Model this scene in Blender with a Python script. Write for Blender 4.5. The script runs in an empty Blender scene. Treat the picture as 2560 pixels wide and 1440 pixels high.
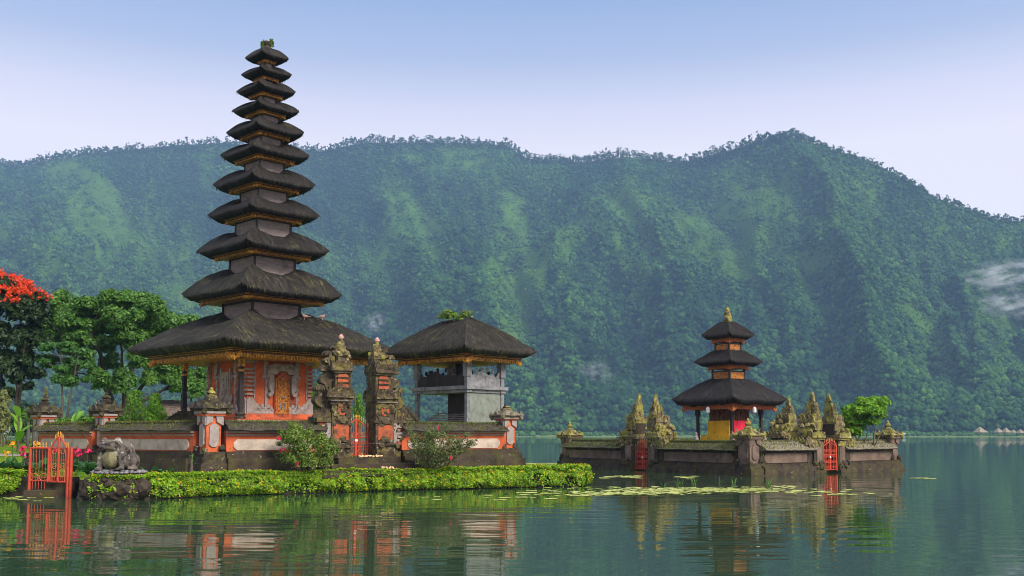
import bpy, bmesh, math, random
import numpy as np
from mathutils import Vector, Matrix, noise

SC = bpy.context.scene
COL = SC.collection
R = math.radians
PI = math.pi

# ------------------------------------------------------------------ camera
F = 2507.0                      # focal length in photo pixels (35 mm on a 36 mm wide sensor)
TH = R(4.8)                     # upward pitch; the rest of the rise is lens shift
PPY = 1086 - F * math.tan(TH)   # photo row of the principal point (horizon at row 1086)
EYE = 2.0                       # eye height over the water
cam_d = bpy.data.cameras.new('camera')
cam_d.sensor_width = 36.0
cam_d.lens = F / 2560 * 36
cam_d.shift_y = (PPY - 720) / 2560
cam_d.clip_start = 0.1
cam_d.clip_end = 20000
cam = bpy.data.objects.new('camera', cam_d)
cam.location = (0, 0, EYE)
cam.rotation_euler = (PI / 2 + TH, 0, 0)
COL.objects.link(cam)
SC.camera = cam

# ------------------------------------------------------------------ world, sun, exposure
SUN_EL, SUN_AZ = R(38), R(133)  # azimuth clockwise from +Y
world = bpy.data.worlds.new('World')
SC.world = world
world.use_nodes = True
wn, wl = world.node_tree.nodes, world.node_tree.links
wn.clear()
sky = wn.new('ShaderNodeTexSky')
sky.sky_type = 'NISHITA'
sky.sun_disc = False
sky.sun_elevation = SUN_EL
sky.sun_rotation = SUN_AZ
sky.altitude = 1200
sky.air_density = 1.0
sky.dust_density = 1.5
sky.ozone_density = 2.5
gen = wn.new('ShaderNodeTexCoord')
sep = wn.new('ShaderNodeSeparateXYZ')
wl.new(gen.outputs['Generated'], sep.inputs[0])
grad = wn.new('ShaderNodeValToRGB')          # pale lavender near the hills, blue higher up; unseen zenith whitened for fill light
stops = [(0.00, (4.5, 3.95, 3.85)), (0.27, (4.35, 3.85, 3.8)), (0.31, (3.5, 3.2, 3.5)), (0.355, (2.0, 2.2, 2.9)), (0.42, (1.10, 1.55, 2.6)), (0.56, (1.7, 2.0, 2.5)), (1.0, (5.6, 5.4, 5.2))]
while len(grad.color_ramp.elements) < len(stops): grad.color_ramp.elements.new(0.5)
for e_, (p_, c_) in zip(grad.color_ramp.elements, stops):
    e_.position = p_; e_.color = (*c_, 1)
wl.new(sep.outputs[2], grad.inputs[0])
tint = wn.new('ShaderNodeMix'); tint.data_type = 'RGBA'
tint.inputs[0].default_value = 0.85
bg = wn.new('ShaderNodeBackground')
bg.inputs['Strength'].default_value = 0.15
wo = wn.new('ShaderNodeOutputWorld')
wl.new(sky.outputs[0], tint.inputs[6])
wl.new(grad.outputs[0], tint.inputs[7])
wl.new(tint.outputs[2], bg.inputs[0])
wl.new(bg.outputs[0], wo.inputs[0])

sun_d = bpy.data.lights.new('sun', 'SUN')
sun_d.energy = 2.6
sun_d.angle = R(22)
sun_d.color = (1.0, 0.92, 0.79)
sun = bpy.data.objects.new('sun', sun_d)
sd = Vector((math.sin(SUN_AZ) * math.cos(SUN_EL), math.cos(SUN_AZ) * math.cos(SUN_EL), math.sin(SUN_EL)))
sun.rotation_euler = sd.to_track_quat('Z', 'Y').to_euler()
sun.location = (20, -20, 40)
COL.objects.link(sun)

SC.view_settings.view_transform = 'Standard'
SC.view_settings.look = 'None'
SC.view_settings.exposure = 0.88
SC.view_settings.gamma = 1.0
SC.view_settings.use_curve_mapping = False
SC.render.engine = 'CYCLES'
cy = SC.cycles
cy.use_denoising = True
try:
    cy.denoiser = 'OPENIMAGEDENOISE'
    cy.denoising_input_passes = 'RGB_ALBEDO_NORMAL'
except Exception:
    pass
cy.max_bounces = 8
cy.diffuse_bounces = 3
cy.glossy_bounces = 3
cy.transmission_bounces = 4
cy.volume_bounces = 1
cy.transparent_max_bounces = 8
cy.sample_clamp_indirect = 8
cy.use_adaptive_sampling = False
cy.pixel_filter_type = 'BLACKMAN_HARRIS'
cy.filter_width = 0.95

# ------------------------------------------------------------------ photo geometry
def at(px, py, Y):
    """world point seen at photo pixel (px, py) and world depth Y"""
    u, v = (px - 1280) / F, (PPY - py) / F
    dy = math.cos(TH) - v * math.sin(TH)
    dz = math.sin(TH) + v * math.cos(TH)
    t = Y / dy
    return Vector((u * t, Y, EYE + dz * t))

def on_level(px, py, z=0.0):
    """world point seen at photo pixel (px, py) on the level z"""
    u, v = (px - 1280) / F, (PPY - py) / F
    dy = math.cos(TH) - v * math.sin(TH)
    dz = math.sin(TH) + v * math.cos(TH)
    t = (z - EYE) / dz
    return Vector((u * t, dy * t, z))

def mpp(Y, Z=EYE):
    """metres per photo pixel at a depth"""
    return (Y * math.cos(TH) + (Z - EYE) * math.sin(TH)) / F

# ------------------------------------------------------------------ objects
def link(o, parent=None):
    COL.objects.link(o)
    if parent is not None:
        o.parent = parent
    return o

def tag(o, label, cat, group=None, kind=None):
    o['label'] = label
    if cat: o['category'] = cat
    if group: o['group'] = group
    if kind: o['kind'] = kind
    return o

def thing(name, label, cat, loc=(0, 0, 0), rz=0.0, group=None, kind=None):
    o = bpy.data.objects.new(name, None)
    o.empty_display_size = 0.3
    o.location = loc
    o.rotation_euler = (0, 0, rz)
    link(o)
    return tag(o, label, cat, group, kind)

def copy_tree(src, loc=None, rz=None, label=None, parent=None):
    c = src.copy()
    link(c, parent)
    if loc is not None: c.location = loc
    if rz is not None: c.rotation_euler = (0, 0, rz)
    if label: c['label'] = label
    for ch in list(src.children):
        copy_tree(ch, parent=c)
    return c

def mesh_np(name, verts, faces, mat, parent=None, smooth=False, rnd=None):
    """verts (N,3), faces (M,k) arrays -> one mesh object"""
    verts = np.asarray(verts, np.float32)
    faces = np.asarray(faces, np.int32)
    me = bpy.data.meshes.new(name)
    k = faces.shape[1]
    me.vertices.add(len(verts)); me.vertices.foreach_set('co', verts.ravel())
    me.loops.add(faces.size); me.loops.foreach_set('vertex_index', faces.ravel())
    me.polygons.add(len(faces))
    me.polygons.foreach_set('loop_start', np.arange(0, faces.size, k, dtype=np.int32))
    me.polygons.foreach_set('loop_total', np.full(len(faces), k, dtype=np.int32))
    if smooth:
        me.polygons.foreach_set('use_smooth', np.ones(len(faces), dtype=bool))
    if rnd is not None:
        a = me.attributes.new('tone', 'FLOAT', 'POINT')
        a.data.foreach_set('value', np.asarray(rnd, np.float32))
    me.materials.append(mat)
    me.update(calc_edges=True)
    me.validate()
    return link(bpy.data.objects.new(name, me), parent)

class MB:
    """collects shapes and links them as ONE mesh object"""
    def __init__(self):
        self.v, self.f, self.uv = [], [], []

    def add(self, vs, fs):
        n = len(self.v)
        self.v.extend([tuple(p) for p in vs])
        self.f.extend([tuple(i + n for i in f) for f in fs])
        return self

    def box(self, x0, x1, y0, y1, z0, z1, tx=0.0, ty=0.0):
        """axis box; tx, ty draw the top in on each side"""
        vs = [(x0, y0, z0), (x1, y0, z0), (x1, y1, z0), (x0, y1, z0),
              (x0 + tx, y0 + ty, z1), (x1 - tx, y0 + ty, z1), (x1 - tx, y1 - ty, z1), (x0 + tx, y1 - ty, z1)]
        return self.add(vs, [(3, 2, 1, 0), (4, 5, 6, 7), (0, 1, 5, 4), (1, 2, 6, 5), (2, 3, 7, 6), (3, 0, 4, 7)])

    def loft(self, levels, cx=0.0, cy=0.0, hole=False):
        """square tower: levels of (z, hx, hy)"""
        n = len(levels); vs = []; fs = []
        for z, hx, hy in levels:
            vs += [(cx - hx, cy - hy, z), (cx + hx, cy - hy, z), (cx + hx, cy + hy, z), (cx - hx, cy + hy, z)]
        for i in range(n - 1):
            for k in range(4):
                a, b = i * 4 + k, i * 4 + (k + 1) % 4
                fs.append((a, b, b + 4, a + 4))
        fs.append((3, 2, 1, 0)); e = (n - 1) * 4
        fs.append((e, e + 1, e + 2, e + 3))
        return self.add(vs, fs)

    def prism(self, poly, y0, y1):
        """outline [(x, z)...] pushed from y0 to y1"""
        n = len(poly)
        vs = [(x, y0, z) for x, z in poly] + [(x, y1, z) for x, z in poly]
        fs = [tuple(range(n)), tuple(range(2 * n - 1, n - 1, -1))]
        fs += [(i, i + n, (i + 1) % n + n, (i + 1) % n) for i in range(n)]
        return self.add(vs, fs)

    def lathe(self, prof, n=10, c=(0, 0, 0), sq=0.0):
        vs, fs = [], []
        for r, z in prof:
            for k in range(n):
                a = 2 * PI * k / n
                vs.append((c[0] + r * math.cos(a), c[1] + r * math.sin(a), c[2] + z))
        m = len(prof)
        for i in range(m - 1):
            for k in range(n):
                a, b = i * n + k, i * n + (k + 1) % n
                fs.append((a, b, b + n, a + n))
        fs.append(tuple(range(n - 1, -1, -1)))
        fs.append(tuple((m - 1) * n + k for k in range(n)))
        return self.add(vs, fs)

    def tube(self, pts, radii, n=6):
        pts = [Vector(p) for p in pts]
        if not isinstance(radii, (list, tuple)): radii = [radii] * len(pts)
        vs, fs = [], []
        up = Vector((0.13, 0.27, 0.95))
        for i, p in enumerate(pts):
            d = (pts[min(i + 1, len(pts) - 1)] - pts[max(i - 1, 0)])
            if d.length < 1e-6: d = Vector((0, 0, 1))
            d.normalize()
            a = d.cross(up)
            if a.length < 0.05: a = d.cross(Vector((1, 0, 0)))
            a.normalize(); b = d.cross(a)
            for k in range(n):
                t = 2 * PI * k / n
                vs.append(p + (a * math.cos(t) + b * math.sin(t)) * radii[i])
        for i in range(len(pts) - 1):
            for k in range(n):
                q, r = i * n + k, i * n + (k + 1) % n
                fs.append((q, r, r + n, q + n))
        fs.append(tuple(range(n - 1, -1, -1)))
        fs.append(tuple((len(pts) - 1) * n + k for k in range(n)))
        return self.add(vs, fs)

    def blob(self, c, r, seed=0, jit=0.15, sub=1):
        if not isinstance(r, (list, tuple)): r = (r, r, r)
        V, Fc = ICO[sub]
        rs = random.Random(seed)
        vs = []
        for v in V:
            j = 1 + rs.uniform(-jit, jit)
            vs.append((c[0] + v[0] * r[0] * j, c[1] + v[1] * r[1] * j, c[2] + v[2] * r[2] * j))
        return self.add(vs, Fc)

    def build(self, name, mat, parent=None, smooth=False, rough=None, loc=None, rz=None, uvs=None):
        me = bpy.data.meshes.new(name)
        me.from_pydata(self.v, [], self.f)
        me.materials.append(mat)
        if uvs is not None:
            lay = me.uv_layers.new(name='UVMap')
            flat = []
            for l in me.loops: flat.extend(uvs[l.vertex_index])
            lay.data.foreach_set('uv', flat)
        bm = bmesh.new(); bm.from_mesh(me)
        if rough:
            amp, freq, cuts = rough
            for _ in range(cuts):
                es = [e for e in bm.edges if e.calc_length() > 0.16]
                if es and len(bm.verts) < 60000:
                    bmesh.ops.subdivide_edges(bm, edges=es, cuts=1, use_grid_fill=True)
            for v in bm.verts:
                p = v.co * freq
                n1 = noise.noise_vector(p) + noise.noise_vector(p * 2.3) * 0.5
                v.co += n1 * amp
        if uvs is None:
            bmesh.ops.recalc_face_normals(bm, faces=bm.faces)
        bm.to_mesh(me); bm.free()
        if smooth:
            for p in me.polygons: p.use_smooth = True
        o = bpy.data.objects.new(name, me)
        link(o, parent)
        if loc is not None: o.location = loc
        if rz is not None: o.rotation_euler = (0, 0, rz)
        return o

def _ico(sub):
    bm = bmesh.new()
    bmesh.ops.create_icosphere(bm, subdivisions=sub, radius=1.0)
    bm.verts.ensure_lookup_table()
    v = [tuple(x.co) for x in bm.verts]
    f = [tuple(y.index for y in x.verts) for x in bm.faces]
    bm.free()
    return v, f
ICO = {1: _ico(1), 2: _ico(2), 3: _ico(3)}

# ------------------------------------------------------------------ materials
def _nodes(name):
    m = bpy.data.materials.new(name)
    m.use_nodes = True
    n, l = m.node_tree.nodes, m.node_tree.links
    n.clear()
    out = n.new('ShaderNodeOutputMaterial')
    b = n.new('ShaderNodeBsdfPrincipled')
    l.new(b.outputs[0], out.inputs[0])
    return m, n, l, b, out

def _noise(n, l, vec, scale, detail=4, rough=0.6, stretch=None):
    if stretch:
        mp = n.new('ShaderNodeMapping'); mp.inputs['Scale'].default_value = stretch
        l.new(vec, mp.inputs[0]); vec = mp.outputs[0]
    t = n.new('ShaderNodeTexNoise')
    t.inputs['Scale'].default_value = scale
    t.inputs['Detail'].default_value = detail
    t.inputs['Roughness'].default_value = rough
    l.new(vec, t.inputs['Vector'])
    return t.outputs[0]

def _ramp(n, l, fac, stops):
    r = n.new('ShaderNodeValToRGB')
    cr = r.color_ramp
    while len(cr.elements) < len(stops): cr.elements.new(0.5)
    for e, (p, c) in zip(cr.elements, stops):
        e.position = p; e.color = (*c, 1)
    l.new(fac, r.inputs[0])
    return r.outputs[0]

def _mix(n, l, fac, a, b, mode='MIX'):
    m = n.new('ShaderNodeMix'); m.data_type = 'RGBA'; m.blend_type = mode
    if isinstance(fac, float): m.inputs[0].default_value = fac
    else: l.new(fac, m.inputs[0])
    for s, i in ((a, 6), (b, 7)):
        if isinstance(s, tuple): m.inputs[i].default_value = (*s, 1)
        else: l.new(s, m.inputs[i])
    return m.outputs[2]

def _thr(n, l, fac, lo, hi):
    m = n.new('ShaderNodeMapRange')
    m.inputs[1].default_value = lo; m.inputs[2].default_value = hi
    l.new(fac, m.inputs[0])
    return m.outputs[0]

def _bump(n, l, h, b, strength, dist=0.02):
    k = n.new('ShaderNodeBump')
    k.inputs['Strength'].default_value = strength
    k.inputs['Distance'].default_value = dist
    l.new(h, k.inputs['Height'])
    l.new(k.outputs[0], b.inputs['Normal'])

def mk(name, c1, c2, scale=3.0, spots=(), rough=0.85, bump=0.4, bscale=18, stretch=None, metal=0.0):
    """two tones by noise, then layers of stains: spots = [(colour, scale, lo, hi)]"""
    m, n, l, b, out = _nodes(name)
    tc = n.new('ShaderNodeTexCoord').outputs['Object']
    f = _noise(n, l, tc, scale, 6, 0.65, stretch)
    col = _ramp(n, l, f, [(0.32, c1), (0.68, c2)])
    for i, (c, s, lo, hi) in enumerate(spots):
        mp = n.new('ShaderNodeMapping'); mp.inputs['Location'].default_value = (3.7 * i + 1, 7.1 * i, 2.3 * i)
        l.new(tc, mp.inputs[0])
        g = _noise(n, l, mp.outputs[0], s, 5, 0.65)
        col = _mix(n, l, _thr(n, l, g, lo, hi), col, c)
    l.new(col, b.inputs['Base Color'])
    b.inputs['Roughness'].default_value = rough
    b.inputs['Metallic'].default_value = metal
    b.inputs['Specular IOR Level'].default_value = 0.3
    if bump:
        h = _noise(n, l, tc, bscale, 4, 0.7, stretch)
        _bump(n, l, h, b, bump)
    return m

def leaf_mat(name, tones, trans=0.35, rough=0.5, patch=0.5, spec=0.3):
    """tones: colours from dark to light, chosen per leaf and per clump"""
    m, n, l, b, out = _nodes(name)
    ge = n.new('ShaderNodeNewGeometry')
    tc = n.new('ShaderNodeTexCoord').outputs['Object']
    big = _noise(n, l, tc, patch, 3, 0.6)
    mx = n.new('ShaderNodeMath'); mx.operation = 'MULTIPLY_ADD'
    l.new(ge.outputs['Random Per Island'], mx.inputs[0]); mx.inputs[1].default_value = 0.55
    sc = n.new('ShaderNodeMath'); sc.operation = 'MULTIPLY'; l.new(big, sc.inputs[0]); sc.inputs[1].default_value = 0.55
    l.new(sc.outputs[0], mx.inputs[2])
    k = len(tones)
    col = _ramp(n, l, mx.outputs[0], [(0.15 + 0.65 * i / (k - 1), c) for i, c in enumerate(tones)])
    l.new(col, b.inputs['Base Color'])
    b.inputs['Roughness'].default_value = rough
    b.inputs['Specular IOR Level'].default_value = spec
    if trans > 0:
        tr = n.new('ShaderNodeBsdfTranslucent')
        l.new(col, tr.inputs[0])
        ms = n.new('ShaderNodeMixShader'); ms.inputs[0].default_value = trans
        l.new(b.outputs[0], ms.inputs[1]); l.new(tr.outputs[0], ms.inputs[2])
        l.new(ms.outputs[0], out.inputs[0])
    return m

def thatch_mat(name, dark, light, moss, amount):
    """straw laid down the slope; UV: u along the eave, v down the slope (metres)"""
    m, n, l, b, out = _nodes(name)
    uv = n.new('ShaderNodeTexCoord').outputs['UV']
    streak = _noise(n, l, uv, 1.0, 5, 0.8, (8.0, 0.9, 1))
    wide = _noise(n, l, uv, 1.0, 3, 0.6, (1.3, 0.8, 1))
    col = _ramp(n, l, streak, [(0.40, dark), (0.55, light), (0.70, tuple(c * 2.6 for c in light))])
    col = _mix(n, l, _thr(n, l, wide, 0.45, 0.75), col, tuple(c * 0.45 for c in light), 'MIX')
    fleck = _noise(n, l, uv, 1.0, 4, 0.8, (6.5, 1.1, 1))
    fl = n.new('ShaderNodeMath'); fl.operation = 'MULTIPLY'
    l.new(_thr(n, l, fleck, 0.5, 0.68), fl.inputs[0])
    w2 = _noise(n, l, uv, 1.0, 3, 0.6, (0.9, 1.1, 1))
    l.new(_thr(n, l, w2, 0.62 - amount * 0.25, 0.75 - amount * 0.2), fl.inputs[1])
    col = _mix(n, l, fl.outputs[0], col, moss)
    l.new(col, b.inputs['Base Color'])
    b.inputs['Roughness'].default_value = 0.8
    b.inputs['Specular IOR Level'].default_value = 0.25
    _bump(n, l, streak, b, 1.0, 0.09)
    return m

M = {}
M['thatch'] = thatch_mat('thatch_mossy', (0.007, 0.006, 0.005), (0.042, 0.036, 0.029), (0.20, 0.185, 0.06), 0.62)
M['thatch_upper'] = thatch_mat('thatch_dark', (0.006, 0.005, 0.005), (0.036, 0.030, 0.026), (0.17, 0.165, 0.06), 0.22)
M['thatch_new'] = thatch_mat('thatch_black', (0.007, 0.006, 0.006), (0.034, 0.028, 0.026), (0.06, 0.055, 0.05), 0.1)
M['gold'] = mk('gilded_carving', (0.32, 0.11, 0.015), (0.95, 0.44, 0.06), 9, [((0.03, 0.015, 0.008), 14, 0.52, 0.62)], 0.55, 0.9, 30)
M['gilt'] = mk('gilt_panel', (0.26, 0.06, 0.01), (0.66, 0.31, 0.045), 16, [((0.20, 0.015, 0.01), 11, 0.5, 0.6)], 0.45, 0.9, 40)
M['orange_trim'] = mk('orange_trim', (0.36, 0.09, 0.02), (0.62, 0.20, 0.05), 7, [((0.20, 0.06, 0.12), 12, 0.55, 0.65)], 0.6, 0.6, 30)
M['grey_wood'] = mk('weathered_wood', (0.17, 0.135, 0.125), (0.29, 0.235, 0.22), 2.0, [((0.06, 0.05, 0.05), 1.5, 0.5, 0.8)], 0.8, 0.4, 10, (1, 1, 6))
M['dark_wood'] = mk('dark_wood', (0.022, 0.018, 0.018), (0.055, 0.046, 0.044), 3, (), 0.75, 0.4, 10, (1, 1, 0.2))
M['post_wood'] = mk('painted_post', (0.15, 0.15, 0.165), (0.30, 0.30, 0.31), 3, [((0.10, 0.09, 0.09), 4, 0.5, 0.7)], 0.8, 0.4, 14)
M['slate_panel'] = mk('grey_green_panel', (0.17, 0.19, 0.165), (0.26, 0.28, 0.24), 2.5, [((0.12, 0.12, 0.10), 3, 0.5, 0.75)], 0.85, 0.3, 16)
M['red'] = mk('red_plaster', (0.48, 0.085, 0.030), (0.66, 0.150, 0.052), 2.2, [((0.15, 0.055, 0.04), 1.3, 0.50, 0.74), ((0.50, 0.24, 0.17), 5, 0.58, 0.76), ((0.10, 0.06, 0.045), 4.2, 0.60, 0.72)], 0.85, 0.3, 24)
M['red_worn'] = mk('worn_red_plaster', (0.34, 0.075, 0.032), (0.54, 0.13, 0.052), 2.5, [((0.08, 0.05, 0.04), 2.6, 0.48, 0.66)], 0.9, 0.4, 20)
M['pale'] = mk('pale_carved_stone', (0.26, 0.215, 0.20), (0.42, 0.35, 0.325), 3, [((0.13, 0.11, 0.10), 3, 0.55, 0.75)], 0.9, 0.7, 18)
M['panel'] = mk('pale_wall_panel', (0.50, 0.385, 0.32), (0.64, 0.51, 0.435), 2.0, [((0.33, 0.28, 0.22), 2.2, 0.48, 0.70), ((0.20, 0.165, 0.13), 3.8, 0.60, 0.74)], 0.9, 0.3, 24)
M['stone'] = mk('dark_stone', (0.022, 0.017, 0.013), (0.085, 0.066, 0.048), 4, [((0.10, 0.090, 0.025), 3, 0.50, 0.66), ((0.40, 0.35, 0.25), 7, 0.61, 0.69)], 0.95, 0.9, 16)
M['stone_base'] = mk('damp_stone', (0.026, 0.019, 0.013), (0.088, 0.062, 0.042), 1.8, [((0.080, 0.072, 0.016), 1.6, 0.48, 0.68), ((0.34, 0.29, 0.20), 6, 0.63, 0.71), ((0.012, 0.010, 0.009), 1.1, 0.55, 0.7)], 0.85, 0.8, 9)
M['mossy'] = mk('mossy_stone', (0.07, 0.050, 0.028), (0.26, 0.20, 0.11), 5, [((0.27, 0.25, 0.045), 2.5, 0.45, 0.58), ((0.50, 0.44, 0.30), 6, 0.57, 0.66), ((0.025, 0.018, 0.012), 3, 0.57, 0.66)], 0.95, 1.0, 14)
M['moss_cap'] = mk('moss_cap', (0.040, 0.034, 0.022), (0.095, 0.085, 0.045), 6, [((0.10, 0.115, 0.022), 2.5, 0.47, 0.62), ((0.42, 0.39, 0.32), 11, 0.67, 0.74)], 0.95, 1.0, 16)
M['cap'] = mk('wall_cap_stone', (0.030, 0.024, 0.019), (0.085, 0.068, 0.054), 5, [((0.070, 0.070, 0.018), 2.0, 0.55, 0.70), ((0.36, 0.33, 0.26), 9, 0.68, 0.75)], 0.95, 0.9, 16)
M['brown_panel'] = mk('brown_stone_panel', (0.125, 0.086, 0.064), (0.25, 0.175, 0.135), 1.6, [((0.055, 0.042, 0.035), 1.4, 0.5, 0.72), ((0.20, 0.17, 0.12), 6, 0.64, 0.74)], 0.9, 0.5, 16)
M['lichen_pink'] = mk('lichened_stone', (0.10, 0.085, 0.06), (0.27, 0.23, 0.17), 6, [((0.13, 0.145, 0.035), 2.5, 0.52, 0.65), ((0.48, 0.44, 0.34), 8, 0.60, 0.70)], 0.95, 1.0, 14)
M['iron'] = mk('red_iron', (0.42, 0.045, 0.022), (0.60, 0.085, 0.040), 6, [((0.22, 0.05, 0.03), 8, 0.6, 0.75)], 0.5, 0.1, 20)
M['gold_tip'] = mk('gold_tip', (0.45, 0.20, 0.03), (0.70, 0.36, 0.07), 10, (), 0.5, 0.1, 20)
M['orange_iron'] = mk('orange_iron', (0.50, 0.15, 0.06), (0.62, 0.22, 0.09), 10, (), 0.55, 0.1, 20)
M['yellow_cloth'] = mk('yellow_cloth', (0.74, 0.40, 0.012), (0.88, 0.52, 0.03), 1.5, [((0.45, 0.20, 0.012), 2.0, 0.5, 0.8)], 0.8, 0.4, 5, (4, 4, 0.6))
M['red_cloth'] = mk('red_cloth', (0.70, 0.015, 0.05), (0.85, 0.03, 0.08), 2, (), 0.8, 0.4, 5, (4, 4, 0.6))
M['white_cloth'] = mk('white_cloth', (0.66, 0.66, 0.70), (0.78, 0.78, 0.80), 3, (), 0.8, 0.2, 8)
M['tile'] = mk('clay_tile', (0.10, 0.075, 0.06), (0.24, 0.18, 0.15), 8, [((0.05, 0.04, 0.035), 3, 0.5, 0.75)], 0.9, 0.9, 22)
M['bark'] = mk('bark', (0.030, 0.024, 0.020), (0.085, 0.070, 0.058), 6, (), 0.95, 0.8, 14, (1, 1, 0.3))
M['bark_pale'] = mk('pale_bark', (0.06, 0.05, 0.04), (0.16, 0.135, 0.11), 6, (), 0.95, 0.8, 14, (1, 1, 0.3))
M['twig'] = mk('twig', (0.10, 0.09, 0.05), (0.20, 0.17, 0.10), 6, (), 0.9, 0.2, 14)
M['rock'] = mk('lava_rock', (0.016, 0.012, 0.009), (0.075, 0.056, 0.040), 3, [((0.035, 0.032, 0.012), 2.5, 0.55, 0.75)], 0.85, 1.0, 8)
M['frog'] = mk('painted_frog_stone', (0.045, 0.036, 0.033), (0.17, 0.14, 0.12), 3.0, [((0.40, 0.36, 0.30), 3.4, 0.56, 0.61), ((0.020, 0.016, 0.014), 3.0, 0.50, 0.58), ((0.20, 0.17, 0.06), 2.2, 0.56, 0.68)], 0.85, 0.5, 14)
M['pebble'] = mk('pebble_ring', (0.06, 0.055, 0.06), (0.33, 0.31, 0.33), 9, [((0.02, 0.02, 0.02), 7, 0.55, 0.65)], 0.4, 0.6, 20)
M['teal_paint'] = mk('teal_paint', (0.012, 0.055, 0.060), (0.020, 0.085, 0.085), 5, (), 0.5, 0.1, 20)
M['white_paint'] = mk('white_wall', (0.62, 0.62, 0.60), (0.74, 0.73, 0.70), 2, (), 0.8, 0.1, 20)
M['gate_stone'] = mk('carved_gate_stone', (0.030, 0.022, 0.014), (0.125, 0.092, 0.056), 5, [((0.17, 0.14, 0.04), 2.6, 0.50, 0.64), ((0.42, 0.36, 0.26), 6, 0.60, 0.68), ((0.014, 0.011, 0.009), 3.2, 0.56, 0.66)], 0.95, 1.0, 16)
M['hut_thatch'] = mk('straw_thatch', (0.25, 0.20, 0.12), (0.38, 0.31, 0.20), 1.0, (), 0.9, 0.3, 3)
M['hut_wall'] = mk('hut_wall', (0.20, 0.15, 0.11), (0.30, 0.23, 0.17), 1.0, (), 0.9, 0.3, 3)
M['path'] = mk('stone_path', (0.26, 0.23, 0.20), (0.38, 0.34, 0.30), 1.0, (), 0.9, 0.3, 9)
M['dove'] = mk('dove_feather', (0.24, 0.14, 0.12), (0.36, 0.23, 0.20), 12, (), 0.8, 0.1, 20)
M['pink_bud'] = mk('pink_stone', (0.50, 0.26, 0.22), (0.62, 0.36, 0.31), 9, (), 0.8, 0.2, 20)
M['offering'] = mk('petals', (0.62, 0.34, 0.12), (0.85, 0.70, 0.45), 30, [((0.60, 0.06, 0.08), 20, 0.6, 0.7)], 0.8, 0.1, 20)

M['hedge'] = leaf_mat('hedge_leaf', [(0.025, 0.07, 0.004), (0.10, 0.235, 0.006), (0.21, 0.40, 0.010), (0.36, 0.55, 0.02)], 0.35, 0.55, 1.2)
M['yellow_flower'] = leaf_mat('yellow_flower', [(0.75, 0.42, 0.01), (0.85, 0.60, 0.02)], 0.2, 0.7)
M['grass'] = leaf_mat('grass_blade', [(0.07, 0.15, 0.012), (0.14, 0.26, 0.015), (0.24, 0.38, 0.03)], 0.3, 0.6, 0.6)
M['tree'] = leaf_mat('tree_leaf', [(0.022, 0.065, 0.014), (0.055, 0.155, 0.025), (0.115, 0.265, 0.040), (0.20, 0.38, 0.07)], 0.42, 0.45, 0.5)
M['tree_light'] = leaf_mat('light_tree_leaf', [(0.02, 0.07, 0.015), (0.045, 0.14, 0.025), (0.085, 0.22, 0.04), (0.13, 0.29, 0.06)], 0.35, 0.45, 0.6)
M['dark_leaf'] = leaf_mat('dark_tree_leaf', [(0.007, 0.016, 0.007), (0.014, 0.036, 0.012), (0.028, 0.062, 0.018), (0.045, 0.085, 0.026)], 0.2, 0.5, 0.4)
M['red_bloom'] = leaf_mat('red_bloom', [(0.50, 0.02, 0.006), (0.78, 0.055, 0.012), (0.88, 0.12, 0.025)], 0.25, 0.6)
M['shrub'] = leaf_mat('shrub_leaf', [(0.045, 0.085, 0.012), (0.10, 0.18, 0.022), (0.19, 0.29, 0.040), (0.30, 0.38, 0.08)], 0.35, 0.55, 1.2)
M['shrub_dull'] = leaf_mat('dull_shrub_leaf', [(0.040, 0.062, 0.016), (0.085, 0.120, 0.030), (0.15, 0.19, 0.055), (0.22, 0.26, 0.09)], 0.3, 0.6, 1.2)
M['bush_bright'] = leaf_mat('bright_bush_leaf', [(0.03, 0.10, 0.006), (0.09, 0.25, 0.010), (0.18, 0.40, 0.015), (0.28, 0.50, 0.03)], 0.35, 0.5, 0.9)
M['garden_leaf'] = leaf_mat('garden_leaf', [(0.02, 0.06, 0.008), (0.06, 0.15, 0.015), (0.13, 0.27, 0.025), (0.22, 0.36, 0.04)], 0.35, 0.5, 0.6)
M['banana'] = leaf_mat('banana_leaf', [(0.10, 0.28, 0.015), (0.18, 0.42, 0.025), (0.30, 0.52, 0.06)], 0.45, 0.4, 1.0)
M['canna'] = leaf_mat('canna_leaf', [(0.020, 0.075, 0.018), (0.045, 0.15, 0.035), (0.085, 0.23, 0.055)], 0.35, 0.4, 2.0)
M['pink_flower'] = leaf_mat('pink_flower', [(0.65, 0.01, 0.08), (0.82, 0.02, 0.13)], 0.25, 0.6)
M['orange_flower'] = leaf_mat('orange_flower', [(0.75, 0.24, 0.01), (0.85, 0.42, 0.015)], 0.25, 0.6)
M['bamboo'] = leaf_mat('bamboo_leaf', [(0.05, 0.15, 0.012), (0.12, 0.29, 0.02), (0.22, 0.42, 0.03)], 0.4, 0.5, 1.0)
M['dry_leaf'] = leaf_mat('dry_reed', [(0.12, 0.14, 0.04), (0.20, 0.22, 0.07), (0.28, 0.30, 0.11)], 0.3, 0.7, 1.0)
M['lily'] = leaf_mat('lily_pad', [(0.26, 0.34, 0.05), (0.48, 0.53, 0.11), (0.66, 0.68, 0.22)], 0.1, 0.45, 0.8)
M['reed'] = leaf_mat('reed_blade', [(0.08, 0.20, 0.03), (0.16, 0.30, 0.06)], 0.3, 0.5, 1.0)
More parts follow.
